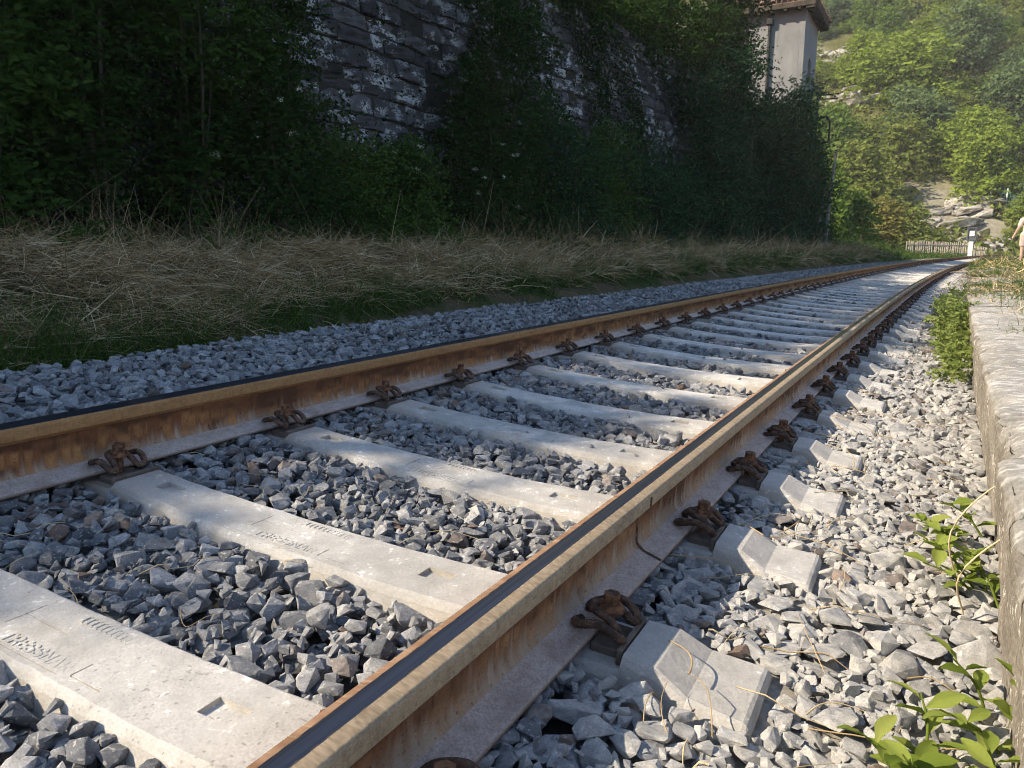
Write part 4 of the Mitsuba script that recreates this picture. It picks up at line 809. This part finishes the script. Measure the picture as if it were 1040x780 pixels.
for (sx, sz, w, h), lab in zip(OUT, OLAB):
    x, y = bearing(sx, sz - 0.012); k = numbered('rock_outcrop')
    for q in range(17):
        L = w * rt.uniform(0.22, 0.46); pr = rt.normal(size=(26, 3)); pr /= np.linalg.norm(pr, axis=1, keepdims=True); pr = np.sign(pr) * np.abs(pr) ** 0.6 * [L / 2, L * 0.35, h * rt.uniform(0.07, 0.16)] * rt.uniform(0.85, 1, (26, 1))
        c, s_ = math.cos(0.16), math.sin(0.16); pr = pr @ np.array([[c, 0, -s_], [0, 1, 0], [s_, 0, c]]).T
        px_ = x + rt.uniform(-0.5, 0.5) * w * 0.8; py_ = y - 0.5 + rt.uniform(-0.6, 1.0) * h * 0.8; pz = float(ground_z(px_, py_)) + rt.uniform(0.0, 0.25) * h * 0.4
        v, f = hull(pr); m_ = trimesh.Trimesh(v, f, process=False).subdivide().subdivide(); V_ = np.array(m_.vertices); V_ += (meshkit.fbm(V_ * 1.6 + q * 9, 3, 7)[:, None] - 0.5) * 0.5
        put(fresh(k + '__rock'), (V_ + [px_, py_, pz], m_.faces), 'm_rock')
    tag(k, lab, 'rock', 'pale rock outcrops on the hillside')
# picket fence
FP = np.array([(-1.5, 70.5), (2.9, 80.0), (4.7, 84.5)]); fd = np.concatenate([[0], np.cumsum(np.linalg.norm(np.diff(FP, axis=0), axis=1))])
scene['m_fence'] = plain((0.56, 0.48, 0.38), 0.9)
for q in np.arange(0, fd[-1], 0.36):
    i = min(int(np.searchsorted(fd, q, 'right')) - 1, len(FP) - 2); d = (FP[i + 1] - FP[i]) / np.linalg.norm(FP[i + 1] - FP[i]); p = FP[i] + d * (q - fd[i]); z = float(ground_z(*p)); h = 1.32 + rt.normal(0, 0.05)
    v, f = box(-0.06, 0.06, -0.03, 0.03, -0.2, h, 0.012); a = math.atan2(d[1], d[0]); v = v @ rotz(a).T + [p[0] + rt.normal(0, 0.02), p[1], z]; put(fresh('picket_fence__picket'), (v, f), 'm_fence')
for zz in (0.35, 1.05):
    for i in range(len(FP) - 1):
        q = np.linspace(0, 1, 14)[:, None]; L = FP[i] + (FP[i + 1] - FP[i]) * q + [0.0, 0.07]; put(fresh('picket_fence__cross_rail'), tube(np.column_stack([L, ground_z(L[:, 0], L[:, 1]) + zz]), 0.04, 5), 'm_fence')
tag('picket_fence', 'pale picket fence running behind the signal at the end of the track', 'fence')
# ground signal
sx_, sy_ = 3.14, 76.0; sz_ = -0.35
scene['m_signalgrey'] = plain((0.12, 0.125, 0.13), 0.6); scene['m_panel'] = plain((0.86, 0.86, 0.85), 0.6)
put('trackside_signal__post', box(sx_ - 0.17, sx_ + 0.17, sy_ - 0.1, sy_ + 0.1, sz_, 1.22, 0.02), 'm_panel')
put('trackside_signal__foot', box(sx_ - 0.3, sx_ + 0.3, sy_ - 0.25, sy_ + 0.25, sz_ - 0.2, sz_ + 0.3, 0.03), 'm_concrete')
hs = man(*box(sx_ - 0.37, sx_ + 0.37, sy_ - 0.16, sy_ + 0.12, 1.225, 2.35, 0.03)) - man(*box(sx_ - 0.29, sx_ + 0.29, sy_ - 0.3, sy_ - 0.06, 1.35, 2.26))
put('trackside_signal__housing', hs, 'm_signalgrey'); put('trackside_signal__white_panel', box(sx_ - 0.17, sx_ + 0.19, sy_ - 0.12, sy_ - 0.063, 1.62, 2.05, 0.01), 'm_panel')
tag('trackside_signal', 'low railway signal on a white post, dark square housing with a white panel', 'signal')
# green safety netting
scene['m_net'] = plain((0.05, 0.13, 0.10), 0.8); na, nb = np.array(bearing(0.036, 0.072)), np.array(bearing(0.066, 0.045)); na, nb = na + [0, -4.0], nb + [0, -4.0]
segs = []
for q in np.linspace(0, 1, 34): p = na + (nb - na) * q; z = float(ground_z(*p)) + 1.0; segs.append(((*p, z + 0.2), (*p, z + 1.4)))
for hh in np.linspace(0.2, 1.4, 9):
    L = na + (nb - na) * np.linspace(0, 1, 8)[:, None]; z = ground_z(L[:, 0], L[:, 1]) + 1.0 + hh
    for i in range(7): segs.append(((*L[i], z[i]), (*L[i + 1], z[i + 1])))
bars('safety_netting__net', segs, 0.024, 'm_net')
for q in (0.0, 0.5, 1.0): p = na + (nb - na) * q; z = float(ground_z(*p)); put(fresh('safety_netting__post'), tube([(*p, z - 0.2), (*p, z + 2.7)], 0.07, 6), 'm_panel')
tag('safety_netting', 'green safety netting on pale posts across the slope, right of the broad outcrop', 'netting')

# ------------------------------------------------------------------ weeds on the right, each leaf a part of its own
rq = np.random.default_rng(15)
def broad_leaf(base, axis, L, W, curl=0.25, roll=0.0):
    axis = np.asarray(axis, float); axis /= np.linalg.norm(axis); side = np.cross(axis, [0, 0, 1.0]); side /= np.linalg.norm(side) + 1e-9; nr = np.cross(side, axis)
    side, nr = side * math.cos(roll) + nr * math.sin(roll), nr * math.cos(roll) - side * math.sin(roll)
    t = np.linspace(0, 1, 8); w = np.sin(np.pi * np.clip(t * 0.93 + 0.03, 0, 1) ** 1.25) * W / 2; rows = []
    for a, b in zip(t, w):
        c = base + axis * L * a - nr * L * curl * a * a; wob = 0.05 * W * math.sin(a * 17)
        rows.append([c - side * b + nr * (b * 0.38 + wob), c - side * b * 0.5 + nr * b * 0.08, c - nr * b * 0.06, c + side * b * 0.5 + nr * b * 0.08, c + side * b + nr * (b * 0.38 - wob)])
    return grid_mesh(np.array(rows))
def weed(s, xl, z, n_stems, height, L, W, label, lean=(-0.4, 0, 1), per=7, spread=0.5):
    key = numbered('weed'); b = along(s, xl, z); st = []
    for q in range(n_stems):
        d = np.array(lean) + rq.normal(0, spread, 3) * [1, 1, 0.3]; d[2] = max(d[2], 0.25); d /= np.linalg.norm(d); h = height * rq.uniform(0.6, 1.15)
        o = b + rq.normal(0, 0.03, 3) * [1, 1.6, 0]; p = spline([o, o + d * h * 0.55, o + d * h + np.array([-0.02, 0, -0.12 * h])], 10); st.append(tube(p, np.linspace(0.0035, 0.0015, 10), 5))
        for k in range(per):
            i = int(2 + 7 * (k + 0.5) / per); a = k * 2.4 + rq.uniform(-0.4, 0.4) + q; ax = np.array([math.cos(a), math.sin(a), rq.uniform(0.15, 0.7)]) + d * 0.35; u = rq.uniform(0.65, 1.15)
            v, f = broad_leaf(p[i], ax, L * u, W * u, rq.uniform(0.15, 0.5), rq.normal(0, 0.35))
            put(fresh(key + '__leaf'), (v, f), 'm_weed', True, np.tile([float(np.clip(rq.normal(0.5, 0.25), 0, 1)), 0.0], (len(v), 1)))
    put(key + '__stems', merge(st), 'm_weed', True, np.tile([0.3, 0.0], (sum(len(a) for a, _ in st), 1))); tag(key, label, 'weed', 'leafy weeds beside the platform'); return key
weed(1.20, 1.415, -0.335, 6, 0.15, 0.070, 0.030, 'bright leafy weed in the bottom right corner, among pale stones', (-0.35, 0.05, 1), 6, 0.6)
weed(1.02, 1.46, -0.335, 4, 0.13, 0.070, 0.032, 'leafy weed cut by the bottom edge of the picture, right corner', (-0.15, 0.1, 1), 6, 0.6)
weed(1.42, 1.50, -0.33, 4, 0.16, 0.060, 0.030, 'leafy weed at the right edge just behind the corner weed', (-0.2, 0.1, 1), 6, 0.5)
weed(2.05, 1.50, -0.31, 5, 0.17, 0.055, 0.032, 'green weed growing out against the near platform slab, halfway up the right edge', (-0.55, -0.1, 0.9), 6, 0.45)
weed(2.35, 1.485, -0.28, 3, 0.14, 0.055, 0.032, 'second sprig of green weed, just beyond the one on the near slab', (-0.6, 0, 0.9), 6, 0.4)
def bushy(s, xl, z, n, r, h, L, label):
    key = numbered('bushy_weed'); lob = [(along(s + rq.uniform(-1, 1) * 0.55, xl + rq.normal(0, 0.05), z + h * rq.uniform(0.25, 0.75)), (r * rq.uniform(0.7, 1.1), 0.32, h * 0.42)) for _ in range(7)]
    v, f, u = crown(rq, lob, n, 6, 0.11, L, L * 0.6, 0.55, 0.4); put(key, (v, f), 'm_paleweed', False, u); tag(key, label, 'weed', 'leafy weeds beside the platform')
bushy(5.9, 1.42, -0.32, 170, 0.10, 0.28, 0.04, 'light green bushy clump against the platform, nearest part of the long strip of weeds')
bushy(7.2, 1.41, -0.32, 260, 0.14, 0.40, 0.045, 'light green bushy clump spilling over the platform edge, middle of the strip of weeds')
bushy(8.7, 1.43, -0.30, 250, 0.16, 0.44, 0.05, 'yellow-green bushy clump at the far end of the strip of weeds')
# grass on the platform, dry stalks and leaf litter on the stones
GP = []
for s0, s1, nt, k, Ls, w, x0 in ((4.2, 9, 330, 14, 0.07, 0.005, 1.62), (8, 18, 700, 14, 0.12, 0.009, 1.5), (18, 46, 900, 12, 0.17, 0.02, 1.45)):
    ts = rq.uniform(s0, s1, nt); tx = rq.uniform(x0, 5.2, nt); ok = nf(tx, ts * 0.6, 1.1, 3, 71) + 0.05 * sst(6, 12, ts) > 0.46; ts, tx = ts[ok], tx[ok]; nt = len(ts)
    s = np.repeat(ts, k) + rq.normal(0, 0.06, nt * k); xl = np.maximum(np.repeat(tx, k) + rq.normal(0, 0.06, nt * k), 1.48); n = nt * k; p = along(s, xl, 0.055 + 0 * s); d = rq.normal(0, 0.5, (n, 3)); d[:, 2] = np.abs(d[:, 2]) + 0.7
    GP.append(ribbons_of(rq, p, d, Ls * rq.uniform(0.4, 1.5, n), w, rq.uniform(0.1, 0.6, n), rq.beta(2, 2, n) * 0.75 + 0.35 * (nf(xl, s, 0.8, 3, 72) > 0.47), 3))
m, u = join3(GP); put('platform_grass', m, 'm_grass', False, u); tag('platform_grass', 'grass growing over the platform beyond the bare edge slabs', 'grass', kind='stuff')
HP = []
for s0, s1, nn, Ls, w, x0 in ((3.4, 8, 1500, 0.11, 0.004, 1.62), (8, 16, 2600, 0.17, 0.008, 1.5), (16, 44, 3000, 0.3, 0.02, 1.45)):
    s = rq.uniform(s0, s1, nn); xl = rq.uniform(x0, 5.2, nn); ok = nf(xl, s * 0.8, 0.6, 3, 73) > 0.48; s, xl = s[ok], xl[ok]; n = len(s); d = rq.normal(size=(n, 3)); d[:, 2] = np.abs(d[:, 2]) * 0.5
    HP.append(ribbons_of(rq, along(s, xl, 0.075 + 0.03 * rq.random(n)), d, Ls * rq.uniform(0.4, 1.4, n), w, 0.2, rq.uniform(0.5, 1, n), 3))
m, u = join3(HP); put('platform_straw', m, 'm_straw', False, u); tag('platform_straw', 'bleached straw lying on the platform', 'straw', kind='stuff')
def resting(s, x, r=0.05):                # height of the stones in the track frame
    i, j = ((np.asarray(x) - X0) / RES).astype(int), ((np.asarray(s) - S0) / RES).astype(int); i = np.clip(i, 0, H.shape[0] - 1); j = np.clip(j, 0, H.shape[1] - 1); h = H[i, j]; return np.where(h > 1, -0.165, h)
LIT = []
def stalk(s, x, a, L, bow, r):
    t = np.linspace(0, 1, 14); px = x + np.cos(a) * L * (t - 0.5) - np.sin(a) * bow * np.sin(np.pi * t); ps = s + np.sin(a) * L * (t - 0.5) + np.cos(a) * bow * np.sin(np.pi * t)
    h = resting(ps, np.clip(px, -3, 1.49)); h = np.array([h[max(0, i - 2):i + 3].max() for i in range(14)]) + 0.004; h = np.convolve(np.pad(h, 2, mode='edge'), np.ones(5) / 5, 'valid'); h += 0.004 * np.sin(np.pi * t)
    v, f = tube(TP(ps, np.clip(px, -3, 1.49), h), r * np.linspace(1, 0.5, 14), 5); return v, f, np.tile([float(rq.uniform(0.55, 1.0)), 0], (len(v), 1))
for q in range(70): LIT.append(stalk(0.95 + 3.6 * rq.random() ** 1.3, rq.uniform(0.88, 1.47), rq.uniform(0, 3.14), rq.uniform(0.05, 0.24), rq.normal(0, 0.014), rq.uniform(0.0009, 0.0021)))
for q in range(26): LIT.append(stalk(0.8 + 3.0 * rq.random(), rq.uniform(-0.66, 0.66), rq.uniform(0, 3.14), rq.uniform(0.05, 0.22), rq.normal(0, 0.03), rq.uniform(0.0008, 0.0016)))
for q in range(24): LIT.append(stalk(2 + 6 * rq.random(), rq.uniform(-2.9, -1.6), rq.uniform(0, 3.14), rq.uniform(0.1, 0.4), rq.normal(0, 0.05), rq.uniform(0.0012, 0.0025)))
m, u = join3(LIT); put('dry_stalks', m, 'm_straw', True, u); tag('dry_stalks', 'thin bleached stalks scattered over the ballast stones', 'dry grass', kind='stuff')
for k, (s, x0, dx, dz) in enumerate(((2.02, 1.47, -0.10, 0.27), (1.86, 1.48, -0.07, 0.20))):
    b = along(s, x0 - 0.03, -0.30); put(fresh('dead_stem'), tube(spline([b, b + [dx * 0.3, -0.06, dz * 0.6], b + [dx * 0.2 + 0.08, 0.02, dz], b + [0.13, 0.04, dz * 0.98]], 16), 0.0022, 5), 'm_straw', True, np.tile([0.95, 0.0], (80, 1)))
tag('dead_stem', 'long pale dead stem arching up against the near platform slab', 'dead stem', 'dead stems on the platform slab'); tag('dead_stem_001', 'shorter pale dead stem in front of the long one on the near slab', 'dead stem', 'dead stems on the platform slab')
v, f = broad_leaf(TP(1.175, 1.03, -0.222), TP(1.17, 1.09, -0.205) - TP(1.175, 1.03, -0.222) + [0, -0.01, 0.03], 0.045, 0.017, -0.3, 0.5); scene['m_deadleaf'] = plain((0.33, 0.20, 0.12), 0.7)
put('fallen_leaf', (v, f), 'm_deadleaf', True); tag('fallen_leaf', 'curled brown dead leaf leaning on the front of the nearest end block', 'leaf')
# pebbles that lie on the sleepers
for i in range(4, 10):
    for q in range(rq.integers(1, 4)):
        x = rq.uniform(0.0, 0.55); p = PROTO['chip'][rq.integers(20)]; sl = SL[i] + rq.uniform(-0.06, 0.06); v = p.v * rq.uniform(0.6, 1.1); v = v - [0, 0, v[:, 2].min()]
        put(numbered('pebble'), (TP(sl + v[:, 1], x + v[:, 0], np.interp(x, *ZT) - 0.0015 + v[:, 2]), p.f), 'm_stone', False, np.tile([0.45, 0.2], (len(v), 1)))
pk = [k for k in scene if k.startswith('pebble')]
for k in pk: tag(k, 'small grey stone chip lying loose on top of a sleeper between the rails', 'pebble', 'stone chips on the sleepers')
# low leafy undergrowth between the hay and the bushes
n = 900; s = 1.8 + 24 * rq.random(n) ** 1.3; xl = -4.55 + rq.normal(0, 0.22, n); ok = nf(xl, s, 0.8, 3, 81) > 0.45; s, xl = s[ok], xl[ok]; n = len(s); p = bank(s, xl); p[:, 2] += rq.uniform(0.02, 0.38, n)
v, f, u = sprays(rq, p, rq.normal(size=(n, 3)) + [0.3, 0, 0.7], 10, 0.3, 0.06, 0.032, rq.normal(0.5, 0.2, n)); put('undergrowth', (v, f), 'm_leaf_mid', False, u); tag('undergrowth', 'low dark green leaves between the hay and the bushes', 'undergrowth', kind='stuff')
# small white flower heads in the shade
n = 18; s = rq.uniform(3.6, 12, n); xl = -4.75 + rq.normal(0, 0.22, n); FL = []
for a in range(n):
    b = bank(s[a:a + 1], xl[a:a + 1])[0]; h = rq.uniform(0.6, 1.7); t = b + [0.1 + rq.normal(0, 0.08), rq.normal(0, 0.1), h]
    q = rq.normal(size=(16, 3)) * [0.022, 0.022, 0.012] + t; FL.append(leaf_mesh(rq, q, rq.normal(size=(16, 3)) * [1, 1, 0.2], 0.018, 0.016, np.ones(16)))
m, u = join3(FL); put('white_flowers', m, 'm_white', False, None); tag('white_flowers', 'tiny white flower heads dotted in front of the dark bushes', 'flowers', kind='stuff')

# ------------------------------------------------------------------ the person walking on the platform
PB = along(29.9, 0, 0); PX, PY, PZ = 3.60, 29.9, 0.075
def limb(J, R):
    return [m3.Manifold.hull_points(np.vstack([np.array(a) + ra * SPH, np.array(b) + rb_ * SPH])) for a, b, ra, rb_ in zip(J[:-1], J[1:], R[:-1], R[1:])]
SPH = np.array(trimesh.creation.icosphere(subdivisions=1).vertices)
def blend(parts, step=0.02, it=8):
    m = m3.Manifold(); 
    for p in parts: m = m + p
    g = m.refine_to_length(step).to_mesh(); t = trimesh.Trimesh(g.vert_properties[:, :3], g.tri_verts); trimesh.smoothing.filter_taubin(t, iterations=it); return np.array(t.vertices), np.array(t.faces)
def body_at(vf): v, f = vf; return v + [PX, PY, PZ], f
leg = lambda q, y: limb([(q * 0.09, y * 0.1, 0.90), (q * 0.10, y * 0.9, 0.49), (q * 0.10, y * 1.2, 0.09)], [0.088, 0.058, 0.038]) + limb([(q * 0.10, y * 1.2, 0.05), (q * 0.11, y * 1.2 + 0.10, 0.035), (q * 0.115, y * 1.2 + 0.19, 0.028)], [0.045, 0.04, 0.026])
def arm(q):
    sh, el, wr = np.array([q * 0.18, 0, 1.38]), np.array([q * 0.27, -0.02, 1.10]), np.array([q * 0.36, 0.05, 0.88]); d = (wr - el) / np.linalg.norm(wr - el); P = limb([sh, el, wr], [0.056, 0.042, 0.028]); palm = wr + d * 0.07
    P += limb([wr, palm], [0.026, 0.036])
    for k, L in enumerate((0.07, 0.08, 0.075, 0.06)): b = palm + np.array([0, (k - 1.5) * 0.021, 0]); P += limb([b, b + d * L * 0.55, b + d * L + [-q * 0.018, 0, 0]], [0.0095, 0.0085, 0.0075])
    th = wr + d * 0.03 + [0, 0.03, 0]; return P + limb([th, th + d * 0.04 + [0, 0.03, 0]], [0.011, 0.009])
skin = leg(-1, 0.08) + leg(1, -0.10) + arm(-1) + arm(1) + limb([(0, 0, 0.92), (0, 0.0, 1.12), (0, 0, 1.34)], [0.125, 0.115, 0.12]) + limb([(-0.14, 0, 1.38), (0.14, 0, 1.38)], [0.06, 0.06]) + limb([(0, 0, 1.38), (0, 0.01, 1.52)], [0.055, 0.05]) + limb([(0, 0.012, 1.56), (0, 0, 1.645)], [0.075, 0.092]) + limb([(0, 0.09, 1.60), (0, 0.112, 1.575)], [0.012, 0.015]) + limb([(-0.085, 0, 1.6), (-0.092, -0.01, 1.62)], [0.014, 0.018]) + limb([(0.085, 0, 1.6), (0.092, -0.01, 1.62)], [0.014, 0.018])
scene['m_skin'] = plain((0.58, 0.38, 0.29), 0.6); scene['m_shirt'] = plain((0.72, 0.58, 0.52), 0.85); scene['m_shorts'] = plain((0.60, 0.50, 0.44), 0.9); scene['m_hair'] = plain((0.07, 0.045, 0.03), 0.7); scene['m_shoe'] = plain((0.3, 0.29, 0.28), 0.7)
put('person__body', body_at(blend(skin)), 'm_skin', True)
put('person__shirt', body_at(blend(limb([(0, 0, 0.93), (0, 0, 1.12), (0, 0, 1.33)], [0.150, 0.136, 0.142]) + limb([(-0.15, 0, 1.375), (0.15, 0, 1.375)], [0.082, 0.082]) + limb([(-0.18, 0, 1.38), (-0.235, -0.01, 1.21)], [0.073, 0.066]) + limb([(0.18, 0, 1.38), (0.235, -0.01, 1.21)], [0.073, 0.066]), 0.03)), 'm_shirt', True)
put('person__shorts', body_at(blend(limb([(-0.085, 0, 0.90), (-0.10, 0.055, 0.60)], [0.118, 0.098]) + limb([(0.085, 0, 0.90), (0.10, -0.07, 0.60)], [0.118, 0.098]) + limb([(-0.05, 0, 0.93), (0.05, 0, 0.93)], [0.125, 0.125]), 0.03)), 'm_shorts', True)
put('person__hair', body_at(blend(limb([(0, -0.018, 1.66), (0, -0.045, 1.60)], [0.098, 0.085]) + limb([(0, -0.05, 1.60), (0, -0.075, 1.46)], [0.08, 0.05]), 0.03)), 'm_hair', True)
tag('person', 'person in pale top and shorts walking on the platform, cut by the right edge', 'person')

# ------------------------------------------------------------------ the air
HAZE = True
if HAZE:
    scene['air'] = {'type': 'homogeneous', 'albedo': 0.95, 'sigma_t': 0.0006}
    scene['haze'] = {'type': 'cube', 'to_world': T().translate([0, 160, 60]).scale([290, 290, 75]), 'bsdf': {'type': 'null'}, 'interior': {'type': 'ref', 'id': 'air'}}
    scene['camera']['medium'] = {'type': 'ref', 'id': 'air'}; tag('haze', 'thin pale haze in the valley air', 'haze', kind='stuff')
#__NEXT__
